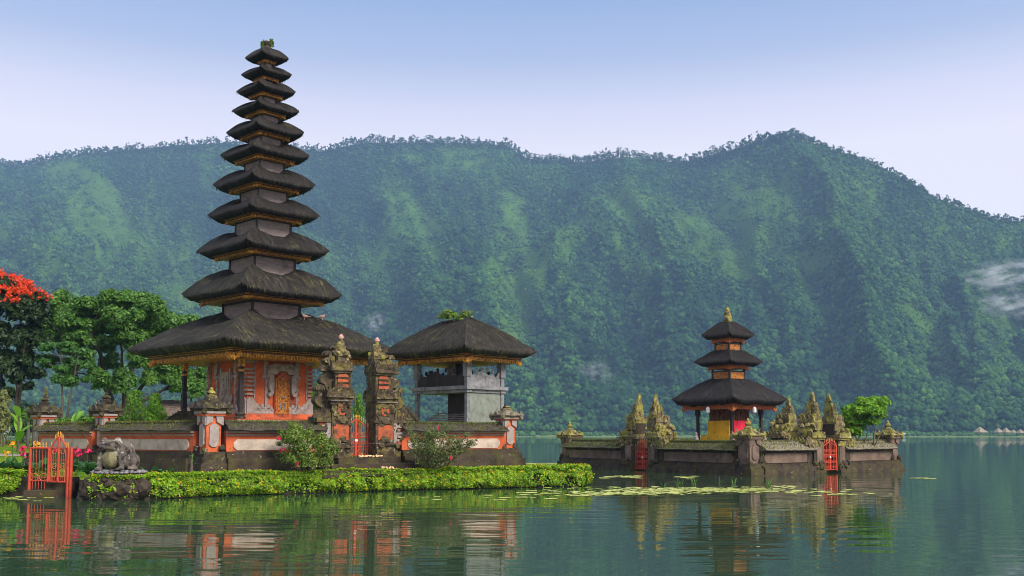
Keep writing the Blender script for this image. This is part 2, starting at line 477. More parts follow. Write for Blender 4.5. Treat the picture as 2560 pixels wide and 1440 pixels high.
# ================================================================== the setting
def water_mat():
    m, n, l, b, out = _nodes('lake_water')
    tc = n.new('ShaderNodeTexCoord').outputs['Object']
    b.inputs['Base Color'].default_value = (0.028, 0.060, 0.030, 1)
    b.inputs['Roughness'].default_value = 0.02
    b.inputs['IOR'].default_value = 1.40
    b.inputs['Specular IOR Level'].default_value = 0.5
    w1 = _noise(n, l, tc, 1.0, 2, 0.5, (0.30, 0.95, 1))
    w2 = _noise(n, l, tc, 1.0, 2, 0.5, (1.1, 3.6, 1))
    big = _noise(n, l, tc, 1.0, 2, 0.5, (0.035, 0.12, 1))
    a = n.new('ShaderNodeMath'); a.operation = 'MULTIPLY'; l.new(w1, a.inputs[0]); a.inputs[1].default_value = WAVE1
    c = n.new('ShaderNodeMath'); c.operation = 'MULTIPLY'; l.new(w2, c.inputs[0]); l.new(_thr(n, l, big, 0.30, 0.70), c.inputs[1])
    e = n.new('ShaderNodeMath'); e.operation = 'MULTIPLY_ADD'; l.new(c.outputs[0], e.inputs[0]); e.inputs[1].default_value = WAVE2
    l.new(a.outputs[0], e.inputs[2])
    k = n.new('ShaderNodeBump'); k.inputs['Strength'].default_value = 1.0; k.inputs['Distance'].default_value = 1.0
    l.new(e.outputs[0], k.inputs['Height'])
    l.new(k.outputs[0], b.inputs['Normal'])
    return m
WAVE1, WAVE2 = 0.016, 0.0042

mb = MB()
mb.add([(-2600, -300, 0), (2600, -300, 0), (2600, 900, 0), (-2600, 900, 0)], [(0, 1, 2, 3)])
o = mb.build('lake', water_mat()); tag(o, 'calm green lake with soft ripples and mirror reflections', 'lake', kind='structure')

# ---- the near bank (a flat lawn island with the temple on it)
LAWN = 0.62
front = [(-44, 33.6), (-26, 33.3), (-17.1, 33.2), (-16.4, 33.4), (-14.2, 33.1), (-13.2, 30.9), (-11.6, 30.9), (-10.9, 31.5), (-9.7, 32.9), (-4.0, 36.3), (2.75, 39.2)]
back = [(2.9, 41.0), (2.2, 45.6), (-0.5, 47.8), (-2.0, 62), (-8, 76), (-44, 76)]
def ground_mat():
    m, n, l, b, out = _nodes('lawn_ground')
    tc = n.new('ShaderNodeTexCoord').outputs['Object']
    f = _noise(n, l, tc, 1.4, 5, 0.7)
    col = _ramp(n, l, f, [(0.3, (0.10, 0.17, 0.015)), (0.55, (0.17, 0.27, 0.02)), (0.75, (0.24, 0.33, 0.035))])
    l.new(col, b.inputs['Base Color'])
    b.inputs['Roughness'].default_value = 0.95
    b.inputs['Specular IOR Level'].default_value = 0.1
    _bump(n, l, _noise(n, l, tc, 40, 3, 0.7), b, 0.8, 0.03)
    return m
M['lawn'] = ground_mat()
mb = MB()
poly = front + back
n_ = len(poly)
mb.add([(x, y, LAWN) for x, y in poly], [tuple(range(n_))])
o = mb.build('lawn', M['lawn']); tag(o, 'flat green lawn of the temple island', 'lawn', kind='structure')
mb = MB()
mb.add([(x, y, LAWN - .004) for x, y in poly] + [(x, y, -1.0) for x, y in poly], [(i, i + n_, (i + 1) % n_ + n_, (i + 1) % n_) for i in range(n_)])
o = mb.build('bank', M['rock']); tag(o, 'dark earth bank of the island at the waterline', 'bank', kind='structure')
# rising garden lawn at the back left
mb = MB()
def gz(y): return LAWN + 0.05 + max(0.0, min(1.0, (y - 41) / 19)) * 0.95
xs = np.linspace(-44, -15, 16); ys = np.linspace(40.5, 76, 24)
vs = [(x, y, gz(y) - max(0, (x + 22) / 7) * (gz(y) - LAWN + 0.1)) for y in ys for x in xs]
fs = [(j * 16 + i, j * 16 + i + 1, (j + 1) * 16 + i + 1, (j + 1) * 16 + i) for j in range(23) for i in range(15)]
mb.add(vs, fs)
o = mb.build('garden_lawn', M['lawn'], smooth=True); tag(o, 'lawn rising gently towards the garden bench', 'lawn', kind='structure')

# ---- far mountain
SKYL = [(-1400, 470), (-900, 430), (-400, 400), (0, 412), (60, 416), (110, 402), (200, 388), (330, 373), (450, 362), (560, 358), (700, 368), (800, 378),
        (880, 362), (920, 356), (1000, 358), (1100, 356), (1200, 358), (1270, 364), (1310, 392), (1350, 402), (1450, 408), (1500, 398), (1600, 394),
        (1690, 408), (1750, 395), (1850, 368), (1900, 352), (1980, 346), (2040, 360), (2100, 380), (2200, 415), (2280, 456), (2340, 496),
        (2420, 527), (2500, 551), (2560, 553), (2800, 600), (3300, 660), (3900, 720)]
SKYR = [(-1400, 2300), (0, 2150), (900, 2050), (1300, 2000), (1700, 1850), (1980, 1650), (2340, 1500), (2560, 1450), (3900, 1500)]
DSH = 835.0
NA, NT = 560, 150
pxs = np.linspace(-1300, 3800, NA)
sy = np.interp(pxs, *zip(*SKYL)); sr = np.interp(pxs, *zip(*SKYR))
ker = np.ones(3) / 3
ridge = np.array([at(p, q, r) for p, q, r in zip(pxs, sy, sr)])
az = ridge[:, 0] / ridge[:, 1]
ts = np.linspace(0, 1.08, NT) ** 1.0

def ridged(u, v, seed):
    return 1 - abs(noise.noise(Vector((u, v, seed)))) * 2

def mtn(a, t, zr, dr):
    """terrain point on azimuth a (x/y), t from the shore (0) to the ridge (1)"""
    y = DSH + (dr - DSH) * t
    tt = max(0.0, (t - 0.05) / 0.95)
    if t <= 1:
        z = 0.8 + 10 * min(1, t / 0.08) ** 0.7 + (zr - 11) * (0.35 * tt + 0.65 * tt ** 1.45)
        w = math.sin(PI * min(1, tt)) ** 0.8
        u = a * 7.5 + 0.35 * noise.noise(Vector((a * 6, t * 2.5, 3)))
        lean = a * 7.5 + t * 0.5 + 0.3 * noise.noise(Vector((a * 9, t * 4, 61)))
        g = ridged(lean, t * 0.9, 1.3) * 0.6 + ridged(lean * 2.6 + 0.6 * t, t * 1.6, 5.1) * 0.28 + ridged(a * 40 + t * 3, t * 4, 9.1) * 0.12
        z += w * (g - 0.45) * 70
        xx = y * a
        z += w * (noise.noise(Vector((xx / 70, y / 110, 71))) * 16 + noise.noise(Vector((xx / 28, y / 45, 73))) * 7)
        y -= w * (g - 0.45) * 100
    else:
        z = zr - (t - 1) * 900
    return y * a, y, z

TV = np.zeros((NA, NT, 3))
for i in range(NA):
    for j in range(NT):
        TV[i, j] = mtn(az[i], ts[j], ridge[i, 2], ridge[i, 1])
verts = TV.reshape(-1, 3)
I, J = np.meshgrid(np.arange(NA - 1), np.arange(NT - 1), indexing='ij')
q = (I * NT + J).ravel()
faces = np.stack([q, q + NT, q + NT + 1, q + 1], 1)

# ---- forest on the slopes: thousands of small crowns, one mass
rs = np.random.RandomState(11)
def forest_mat():
    m, n, l, b, out = _nodes('forest_canopy')
    ge = n.new('ShaderNodeNewGeometry')
    tc = n.new('ShaderNodeTexCoord').outputs['Object']
    at_ = n.new('ShaderNodeAttribute'); at_.attribute_name = 'tone'
    big = _noise(n, l, tc, 0.006, 4, 0.6)
    s = n.new('ShaderNodeMath'); s.operation = 'MULTIPLY_ADD'
    l.new(ge.outputs['Random Per Island'], s.inputs[0]); s.inputs[1].default_value = 0.26
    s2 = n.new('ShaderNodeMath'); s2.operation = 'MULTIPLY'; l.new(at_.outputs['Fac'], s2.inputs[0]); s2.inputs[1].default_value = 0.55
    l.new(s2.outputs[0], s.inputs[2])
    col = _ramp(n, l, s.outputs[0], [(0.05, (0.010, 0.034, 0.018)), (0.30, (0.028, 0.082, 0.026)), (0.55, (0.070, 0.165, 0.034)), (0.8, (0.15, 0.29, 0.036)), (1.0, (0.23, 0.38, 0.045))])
    l.new(col, b.inputs['Base Color'])
    b.inputs['Roughness'].default_value = 1.0
    b.inputs['Specular IOR Level'].default_value = 0.0
    _bump(n, l, _noise(n, l, tc, 0.9, 3, 0.8), b, 1.0, 0.8)
    return m
M['forest'] = forest_mat()

def clearing(a, t):
    """0 in closed forest .. 1 in open green slopes: soft streaks that run down the gullies"""
    u = a * 7.5 + t * 0.5 + 0.25 * noise.noise(Vector((a * 20, t * 6, 3.0)))
    s = noise.noise(Vector((u * 1.6, t * 2.2, 17.0))) * 0.55 + noise.noise(Vector((u * 5, t * 6, 27.0))) * 0.45
    s += noise.noise(Vector((a * 3, t * 1.5, 37.0))) * 0.30 + noise.noise(Vector((u * 16, t * 22, 47.0))) * 0.36 + noise.noise(Vector((u * 42, t * 60, 57.0))) * 0.20
    hump = math.exp(-((t - 0.62) / 0.28) ** 2)
    return s + 0.30 * hump - 0.16

def slope_mat():
    m, n, l, b, out = _nodes('mountain_slope')
    tc = n.new('ShaderNodeTexCoord').outputs['Object']
    f = _noise(n, l, tc, 0.03, 6, 0.7)
    grass = _ramp(n, l, f, [(0.3, (0.045, 0.115, 0.018)), (0.6, (0.085, 0.18, 0.025)), (0.8, (0.12, 0.22, 0.04))])
    at_ = n.new('ShaderNodeAttribute'); at_.attribute_name = 'tone'
    col = _mix(n, l, _thr(n, l, at_.outputs['Fac'], 0.0, 0.35), (0.016, 0.045, 0.014), grass)
    l.new(col, b.inputs['Base Color'])
    b.inputs['Roughness'].default_value = 1.0
    b.inputs['Specular IOR Level'].default_value = 0.0
    _bump(n, l, _noise(n, l, tc, 0.25, 5, 0.8), b, 1.0, 2.5)
    return m
clr = np.array([[clearing(az[i], ts[j]) for j in range(NT)] for i in range(NA)])
o = mesh_np('mountain', verts, faces, slope_mat(), smooth=True, rnd=clr.ravel())
tag(o, 'steep green mountain rising behind the lake', 'mountain', kind='structure')

def crowns(n, tlo, thi, r_lo, r_hi, sub, lumps, power):
    """each crown is a heap of small ragged lumps"""
    V = np.array(ICO[sub][0]); Fc = np.array(ICO[sub][1])
    pos, rad, tone = [], [], []
    for k in range(n):
        px = rs.uniform(-420, 2980); t = tlo + (thi - tlo) * rs.rand() ** power
        a = np.interp(px, pxs, az); zr = np.interp(px, pxs, ridge[:, 2]); dr = np.interp(px, pxs, ridge[:, 1])
        c = clearing(a, t)
        if c > 0.22 and rs.rand() < 0.15: continue
        if t < 0.03 and 2420 < px < 2580: continue
        x, y, z = mtn(a, t, zr, dr)
        r = rs.uniform(r_lo, r_hi) * (1.3 if rs.rand() < 0.12 else 1.0) * max(0.45, min(1.0, 1.0 - (c - 0.08) * 2.2))
        tn = 0.44 + 0.10 * max(0, 0.5 - t) - 0.05 + 0.9 * max(-0.3, min(0.75, c * 1.1)) + rs.uniform(-0.26, 0.24) + 0.22 * noise.noise(Vector((a * 70, t * 34, 81)))  # lower crowns coloured lighter to stand in for low haze and stronger light
        for q in range(lumps):
            if lumps == 1: d = np.zeros(3); rr = r
            else:
                d = rs.normal(size=3); d /= np.linalg.norm(d); d[2] = abs(d[2]) * 1.1; d[1] *= 0.8; d = d * r * 0.62; rr = r * rs.uniform(0.38, 0.62)
            pos.append((x + d[0], y + d[1], z + r * 0.35 + d[2])); rad.append(rr); tone.append(tn + rs.uniform(-0.07, 0.07))
    pos = np.array(pos); rad = np.array(rad)
    m = len(pos)
    jit = 1 + rs.uniform(-0.34, 0.34, (m, len(V), 1))
    P = V[None] * jit * rad[:, None, None] * np.array([1, 1, 1.05]) + pos[:, None]
    f = Fc[None] + (np.arange(m) * len(V))[:, None, None]
    return P.reshape(-1, 3), f.reshape(-1, 3), np.repeat(np.array(tone), len(V))
Vs, Fs, Tn = [], [], []
off = 0
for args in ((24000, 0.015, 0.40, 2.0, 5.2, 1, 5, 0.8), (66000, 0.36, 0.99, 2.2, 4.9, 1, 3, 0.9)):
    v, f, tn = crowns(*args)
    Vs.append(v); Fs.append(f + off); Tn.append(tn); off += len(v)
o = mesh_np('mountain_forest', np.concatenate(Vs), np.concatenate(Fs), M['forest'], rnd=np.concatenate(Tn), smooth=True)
tag(o, 'dense hazy rainforest covering the mountain slopes', 'forest', kind='stuff')

# ---- thin trees along the skyline, sky showing between their trunks
def ridge_trees():
    V = np.array(ICO[1][0]); Fc = np.array(ICO[1][1])
    vv, ff = [], []; off = 0
    px = -350.0
    while px < 2950:
        dens = 0.5 + 0.5 * noise.noise(Vector((px * 0.006, 4, 4))) + 0.35
        px += rs.uniform(1.2, 3.4) / max(0.25, min(1.0, dens))
        if px > 2100 and rs.rand() < 0.15: px += rs.uniform(2, 6)
        a = np.interp(px, pxs, az); zr = np.interp(px, pxs, ridge[:, 2]); dr = np.interp(px, pxs, ridge[:, 1])
        x, y, z = mtn(a, rs.uniform(0.97, 1.0), zr, dr)
        h = rs.uniform(14, 25) * (0.8 + 0.35 * noise.noise(Vector((px * 0.012, 9, 2)))) * (0.55 if px > 2050 else 0.95)
        w = rs.uniform(0.5, 0.8)
        lean = rs.uniform(-0.06, 0.06) * h
        tv = [(x - w, y, z - 3), (x + w, y, z - 3), (x + lean + w * .4, y, z + h), (x + lean - w * .4, y, z + h), (x, y + w, z - 3), (x + lean, y + w * .4, z + h)]
        vv.append(np.array(tv)); ff.append(np.array([(0, 1, 2), (0, 2, 3), (1, 4, 5), (1, 5, 2), (4, 0, 3), (4, 3, 5)]) + off); off += 6
        for k in range(rs.randint(8, 14)):
            r = rs.uniform(0.8, 1.9) * (0.8 if px > 2050 else 1)
            fz = rs.uniform(0.35, 1.05)
            c = np.array([x + lean * fz + rs.normal() * 2.3 * (0.5 + fz * 0.5), y + rs.normal() * 1.5, z + h * fz])
            P = V * (1 + rs.uniform(-0.4, 0.4, (12, 1))) * r + c if len(V) == 12 else V * (1 + rs.uniform(-0.4, 0.4, (len(V), 1))) * r + c
            vv.append(P); ff.append(Fc + off); off += len(V)
    return np.concatenate(vv), np.concatenate(ff)
v, f = ridge_trees()
o = mesh_np('ridge_forest', v, f, M['forest'], rnd=np.full(len(v), 0.16))
tag(o, 'row of thin trees standing along the mountain skyline', 'forest', kind='stuff')

# ---- far shore strip: pale grass along the water
mb = MB()
k = 90
a_ = np.linspace(az[0], az[-1], k)
vs = []
for a in a_:
    j = noise.noise(Vector((a * 30, 0, 0))) * 6
    vs += [(a * (818 + j), 818 + j, -0.5), (a * (830 + j), 830 + j, 1.1), (a * 905, 905, 6.0)]
mb.add(vs, [(i * 3 + c, (i + 1) * 3 + c, (i + 1) * 3 + c + 1, i * 3 + c + 1) for i in range(k - 1) for c in (0, 1)])
M['shore'] = mk('shore_grass', (0.06, 0.12, 0.03), (0.14, 0.20, 0.05), 0.05, [((0.20, 0.18, 0.12), 0.02, 0.6, 0.8)], 0.95, 0.2, 2)
o = mb.build('far_shore', M['shore'], smooth=True); tag(o, 'pale grassy shore on the far side of the lake', 'shore', kind='structure')

# ---- low bushes along the far waterline
def shore_bushes():
    V = np.array(ICO[1][0]); Fc = np.array(ICO[1][1]); vv, ff, off = [], [], 0
    for k in range(5200):
        px = rs.uniform(-300, 2900); a = np.interp(px, pxs, az)
        if noise.noise(Vector((px * .012, 3, 3))) < -.05 and rs.rand() < .8: continue
        y = rs.uniform(827, 846); r = rs.uniform(.5, 1.5) * (1.5 if y > 838 else 1)
        P = V * (1 + rs.uniform(-.35, .35, (len(V), 1))) * r + np.array([a * y, y, .9 + max(0, (y - 830) * .065) + r * .5])
        vv.append(P); ff.append(Fc + off); off += len(V)
    return np.concatenate(vv), np.concatenate(ff)
v, f = shore_bushes()
o = mesh_np('shore_bushes', v, f, M['forest'], rnd=np.repeat(rs.uniform(.35, .85, len(v) // 12), 12), smooth=True)
tag(o, 'low green bushes scattered along the far waterline', 'bushes', kind='stuff')

# ---- the air between here and the mountain
def haze(density, colour, aniso=0.0):
    m = bpy.data.materials.new('haze_air'); m.use_nodes = True
    n, l = m.node_tree.nodes, m.node_tree.links
    n.clear()
    out = n.new('ShaderNodeOutputMaterial'); v = n.new('ShaderNodeVolumePrincipled')
    v.inputs['Color'].default_value = (*colour, 1)
    v.inputs['Density'].default_value = density
    v.inputs['Anisotropy'].default_value = aniso
    l.new(v.outputs[0], out.inputs['Volume'])
    return m
mb = MB(); mb.box(-2700, 2700, -320, 2500, -4, 760)
o = mb.build('haze', haze(0.00019, (0.40, 0.61, 1.0), 0.0)); tag(o, 'blue morning haze over the lake', 'haze', kind='stuff')

# ---- scraps of low cloud clinging to the slope
def slope_hit(px, py):
    for Y in range(850, 2300, 6):
        p = at(px, py, Y); a = p.x / p.y
        zr = np.interp(a, az, ridge[:, 2]); dr = np.interp(a, az, ridge[:, 1])
        q = mtn(a, min(1.0, max(0, (Y - DSH) / (dr - DSH))), zr, dr)
        if q[2] > p.z: return p
    return p
def mist(label, px, py, wpx, hpx, dens, seed, tilt=0.0):
    p = slope_hit(px, py); s = mpp(p.y, p.z); c = p * ((p.y - 45) / p.y)
    m = bpy.data.materials.new('mist_air'); m.use_nodes = True
    n, l = m.node_tree.nodes, m.node_tree.links; n.clear()
    out = n.new('ShaderNodeOutputMaterial'); v = n.new('ShaderNodeVolumePrincipled')
    v.inputs['Color'].default_value = (0.92, 0.94, 0.97, 1)
    tc = n.new('ShaderNodeTexCoord').outputs['Object']
    ln = n.new('ShaderNodeVectorMath'); ln.operation = 'LENGTH'; l.new(tc, ln.inputs[0])
    fall = n.new('ShaderNodeMapRange'); fall.inputs[1].default_value = 1.0; fall.inputs[2].default_value = 0.15; l.new(ln.outputs['Value'], fall.inputs[0])
    mp = n.new('ShaderNodeMapping'); mp.inputs['Location'].default_value = (seed * 3.1, seed, 0); mp.inputs['Scale'].default_value = (2.0, 1.2, 2.2); l.new(tc, mp.inputs[0])
    f = _noise(n, l, mp.outputs[0], 1.3, 5, 0.62)
    g = _thr(n, l, f, 0.47, 0.72)
    a = n.new('ShaderNodeMath'); a.operation = 'MULTIPLY'; l.new(g, a.inputs[0]); l.new(fall.outputs[0], a.inputs[1])
    b = n.new('ShaderNodeMath'); b.operation = 'MULTIPLY'; l.new(a.outputs[0], b.inputs[0]); b.inputs[1].default_value = dens
    l.new(b.outputs[0], v.inputs['Density']); l.new(v.outputs[0], out.inputs['Volume'])
    mb = MB(); mb.blob((0, 0, 0), 1.0, 0, 0, 3)
    o = mb.build('low_cloud', m); o.location = c; o.scale = (wpx * s, 34, hpx * s); o.rotation_euler = (0, tilt, 0)
    tag(o, label, 'cloud', kind='stuff')
mist('largest white cloud scrap low on the right slope', 2510, 690, 125, 44, 0.10, 1, -.08)
mist('faint low cloud under the larger one on the right slope', 2530, 762, 90, 36, 0.08, 2, .1)
mist('thin mist patch on the slope right of the pagoda roof', 938, 808, 34, 30, 0.05, 3, -.5)
mist('faint mist patch above the mossy gate of the islet', 1490, 935, 60, 40, 0.03, 4)
# ================================================================== thatched towers
def thatch_roof(name, parent, top, eave, inner, zt, ze, zi, thick, hl, lift, mat, seed, ns=22, nt=9, p=1.35, tufts=400, blade=0.35, lin=0.35):
    """four-sided straw roof. top/eave/inner: half widths (x, y); zt at the hips, ze at the eave middle, zi where the soffit meets the trim"""
    rs = random.Random(seed)
    V, U, Fc = [], [], []
    def surf(k, s, t):
        ax = 0 if k % 2 == 0 else 1
        al, no = ax, 1 - ax
        wa = top[al] + (eave[al] - top[al]) * t
        wn_ = top[no] + (eave[no] - top[no]) * t
        z = zt + (ze - zt) * (lin * t + (1 - lin) * t ** p)
        e = abs(s)
        z -= hl * (1 - e ** 2.2) * (1 - t) ** 1.2
        z += lift * e ** 7 * t ** 1.8
        ex = 1 + 0.03 * (1 - e ** 2) * t
        x, y = s * wa, -wn_ * ex
        a = k * PI / 2
        q = Vector((x * math.cos(a) - y * math.sin(a), x * math.sin(a) + y * math.cos(a), z))
        nz = noise.noise(q * 1.7 + Vector((seed, 0, 0))) * 0.06 + noise.noise(q * 5 + Vector((0, seed, 0))) * 0.025
        q.z += nz * min(1, eave[0] / 2.5)
        return q, (s * wa + k * 17.3 + seed * 3.1, t * math.hypot(eave[no] - top[no], zt - ze))
    for k in range(4):
        ax = 0 if k % 2 == 0 else 1
        base = len(V)
        for j in range(nt + 4):
            for i in range(ns + 1):
                s = -1 + 2 * i / ns
                if j <= nt:
                    q, uv = surf(k, s, j / nt)
                else:
                    q0, uv0 = surf(k, s, 1.0)
                    d = j - nt
                    g = (0.015, 0.34, 1.0)[d - 1]
                    ia, io = inner[ax], inner[1 - ax]
                    x, y = s * ia, -io
                    a = k * PI / 2
                    q1 = Vector((x * math.cos(a) - y * math.sin(a), x * math.sin(a) + y * math.cos(a), zi))
                    q = q0.lerp(q1, g)
                    drop = (0.22 * (1 - .6 * abs(s) ** 6), 0.80 * (1 - .35 * abs(s) ** 6), 0.0)[d - 1] * thick * (1 + 0.3 * noise.noise(q * 3))
                    if d < 3: q.z = q0.z - drop + (q1.z - q0.z) * g * 0.25
                    uv = (uv0[0], uv0[1] + d * 0.3)
                V.append(q); U.append(uv)
        for j in range(nt + 3):
            for i in range(ns):
                a = base + j * (ns + 1) + i
                Fc.append((a, a + ns + 1, a + ns + 2, a + 1))
    # loose straw over the slope and along the eave
    for _ in range(tufts):
        k = rs.randrange(4); s = rs.uniform(-0.99, 0.99)
        edge = rs.random() < 0.45
        t = rs.uniform(0.93, 1.0) if edge else rs.random() ** 0.7 * 0.9
        q, uv = surf(k, s, t); q2, _u = surf(k, s, min(1, t + 0.08)); q0, _u = surf(k, s, max(0, t - 0.05))
        d = (q2 - q0).normalized()
        side = Vector((math.cos(k * PI / 2), math.sin(k * PI / 2), 0))
        L = blade * rs.uniform(0.5, 1.2); w = 0.022 * rs.uniform(0.6, 1.5) * max(1, blade * 2)
        up = side.cross(d); up = up if up.z > 0 else -up
        tip = q + d * L + up * L * rs.uniform(0.02, 0.13) + side * L * rs.uniform(-0.25, 0.25)
        if edge: tip = q + d * L * 0.4 + Vector((0, 0, -L * rs.uniform(0.08, 0.40))) + side * L * rs.uniform(-0.2, 0.2)
        n = len(V)
        o_ = up * 0.012
        V.extend([q - side * w + o_, q + side * w + o_, tip]); U.extend([(uv[0] + rs.random() * 3, uv[1])] * 3)
        Fc.append((n, n + 1, n + 2))
    mb = MB(); mb.v = [tuple(v) for v in V]; mb.f = Fc
    return mb.build(name, mat, parent, smooth=True, uvs=U)

def eave_trim(parent, hx, hy, zb, h, gold, teeth=0.11, corner=True, big=1.0, boards=None):
    """carved fascia under the thatch: stepped boards, a toothed hem, corner carvings"""
    mb = MB()
    e = 0.045 * big
    mb.loft([(zb + h * 0.452, hx, hy), (zb + h * 0.66, hx + e * 0.2, hy + e * 0.2)])
    mb.loft([(zb + h * 0.722, hx + e * 1.3, hy + e * 1.3), (zb + h, hx + e * 2.2, hy + e * 2.2)])
    o = mb.build('eave_trim', boards or gold, parent)
    mb = MB()
    mb.loft([(zb + h * 0.16, hx - e * 1.5, hy - e * 1.5), (zb + h * 0.45, hx - e, hy - e)])
    mb.loft([(zb + h * 0.662, hx + e * 1.5, hy + e * 1.5), (zb + h * 0.72, hx + e * 1.6, hy + e * 1.6)])
    mb.loft([(zb + h * 0.85, hx + e * 2.4, hy + e * 2.4), (zb + h * 0.90, hx + e * 2.5, hy + e * 2.5)])
    for k in range(4):
        L, N = (hx, hy) if k % 2 == 0 else (hy, hx)
        n = max(4, int(2 * L / teeth))
        a = k * PI / 2; ca, sa = math.cos(a), math.sin(a)
        for i in range(n):
            x0 = -L + 2 * L * i / n; x1 = -L + 2 * L * (i + 0.92) / n; xm = (x0 + x1) / 2
            y0, y1 = -N - e * 0.2, -N + 0.02
            zt_ = zb + h * 0.46
            pts = [(x0, y0, zt_), (x1, y0, zt_), (xm + (x1 - xm) * .5, y0, zb + h * .08), (xm, y0, zb), (xm - (x1 - xm) * .5, y0, zb + h * .08),
                   (x0, y1, zt_), (x1, y1, zt_), (xm + (x1 - xm) * .5, y1, zb + h * .08), (xm, y1, zb), (xm - (x1 - xm) * .5, y1, zb + h * .08)]
            pts = [(x * ca - y * sa, x * sa + y * ca, z) for x, y, z in pts]
            mb.add(pts, [(0, 4, 3, 2, 1), (5, 6, 7, 8, 9), (0, 1, 6, 5), (1, 2, 7, 6), (2, 3, 8, 7), (3, 4, 9, 8), (4, 0, 5, 9)])
    mb.build('toothed_hem', gold, o)
    if corner:
        for sx, sy in ((-1, -1), (1, -1), (1, 1), (-1, 1)):
            c = MB()
            for i in range(9):
                f = i / 8
                c.blob((sx * (hx + e * .6) , sy * (hy - f * 0.34 * big), zb + h * (0.30 - 0.25 * (1 - f) + 0.12 * math.sin(i * 2.1))), (0.05 * big, 0.06 * big, h * 0.30), i, 0.3)
                c.blob((sx * (hx - f * 0.34 * big), sy * (hy + e * .6), zb + h * (0.30 - 0.25 * (1 - f) + 0.12 * math.sin(i * 2.1))), (0.06 * big, 0.05 * big, h * 0.30), i + 20, 0.3)
            c.build('corner_carving', gold, o)
    return o

def storey(parent, hw, z0, z1, panel, frame):
    """panelled box between two roofs"""
    mb = MB(); mb.loft([(z0, hw, hw), (z1, hw, hw)])
    b = mb.build('storey', panel, parent)
    f = MB(); w = max(0.05, hw * 0.09)
    for sx in (-1, 1):
        for sy in (-1, 1):
            f.box(sx * hw - w / 2 - 0.004 * sx, sx * hw + w / 2 + 0.012 * sx, sy * hw - w / 2, sy * hw + w / 2 + 0.012 * sy, z0, z1)
    for k in range(4):
        a = k * PI / 2; ca, sa = math.cos(a), math.sin(a)
        for zz, hh in ((z1 - w * 1.1, w), (z0 + (z1 - z0) * 0.30, w * .6)):
            pts = [(x * ca - y * sa, x * sa + y * ca, z) for z in (zz, zz + hh) for x, y in ((-hw + w * .4, -hw - 0.02), (hw - w * .4, -hw - 0.02), (hw - w * .4, -hw + 0.01), (-hw + w * .4, -hw + 0.01))]
            f.add(pts, [(3, 2, 1, 0), (4, 5, 6, 7), (0, 1, 5, 4), (1, 2, 6, 5), (2, 3, 7, 6), (3, 0, 4, 7)])
    f.build('storey_frame', frame, b)
    return b

M['trim_dark'] = mk('stained_boards', (0.06, 0.025, 0.012), (0.26, 0.105, 0.03), 5, [((0.03, 0.016, 0.01), 6, 0.5, 0.65)], 0.6, 0.5, 20)
# ------------------------------------------------------------------ the eleven-roofed tower
MX, MY, MR = -12.15, 48.3, R(46)
meru = thing('pagoda', 'tall temple tower with eleven stacked black thatched roofs', 'pagoda', (MX, MY, 0), MR)
K45 = 0.974 * math.sqrt(2)
def zpx(py, Y=MY, px=655): return at(px, py, Y).z
def hw_px(dpx, z, Y=MY): return dpx * mpp(Y, z) / K45
#        tip half, tip y, top y, trim half, trim bottom y, storey half (below)
TIERS = [(53.5, 145, 121, 20.5, 161, 13.5), (62, 186, 167, 28.5, 206, 17), (72, 228, 203, 39.5, 249, 23), (81.5, 276, 251, 47, 296, 32),
         (95, 331, 297, 58, 351, 39), (108.5, 388, 353, 70.5, 412, 47), (124, 461, 417, 83, 484, 56), (136.5, 539, 491, 90.5, 560, 66),
         (161, 627, 573, 114, 651, 78), (195, 735, 666, 148, 763, 92), (325, 874, 777, 267, 912, 0)]
for i, (tip, ty, topy, tr, tb, st) in enumerate(TIERS):
    zt, ze, zb = zpx(topy), zpx(ty), zpx(tb)
    base = i == 10
    hwt = hw_px(TIERS[i - 1][5], zt) if i else 0.10
    zt = zpx(topy, MY - 1.25 * hwt)
    hwe = hw_px(tip, ze); hwi = hw_px(tr, zb)
    h = (0.42 if base else 0.12 + 0.011 * i)
    thick = 0.40 if base else (0.12 + 0.017 * i)
    lift = (0.40 if base else 0.10 + 0.018 * i)
    zi = zb + h
    ze_m = max(ze - lift, zi + thick * 0.8 - 0.10)
    lift = ze - ze_m if ze - ze_m > 0.04 else 0.05
    hl = 0.05 if i == 0 else (0.19 + 0.026 * i)
    thatch_roof('thatch_roof', meru, (hwt + 0.03, hwt + 0.03), (hwe, hwe), (hwi + .06, hwi + .06), zt + (0.10 if i else 0.06), ze_m, zi, thick, hl,
                lift, M['thatch'] if i >= 9 else M['thatch_upper'], 40 + i, ns=16 + i, nt=6 + i // 2, p=(2.0 if not base else 1.55), lin=(0.22 if not base else 0.35),
                tufts=300 + i * 130 if not base else 6500, blade=0.16 + 0.020 * i if not base else 0.34)
    eave_trim(meru, hwi, hwi, zb, h, M['gold'], teeth=0.13 if not base else 0.14, big=0.45 + 0.05 * i if not base else 1.3, boards=M['trim_dark'])
    if i < 10:
        zlow = zpx(TIERS[i + 1][2], MY - 1.25 * hw_px(st, zb)) - 0.75
        storey(meru, hw_px(st, zb), zlow, zb + h * 0.3, M['grey_wood'], M['dark_wood'])

m = MB(); m.lathe([(.20, -.15), (.26, -.02), (.17, .10), (.24, .24), (.20, .34), (.10, .38)], 8, (0, 0, zpx(121))); m.build('finial', M['stone'], meru, rough=(.02, 6, 1))
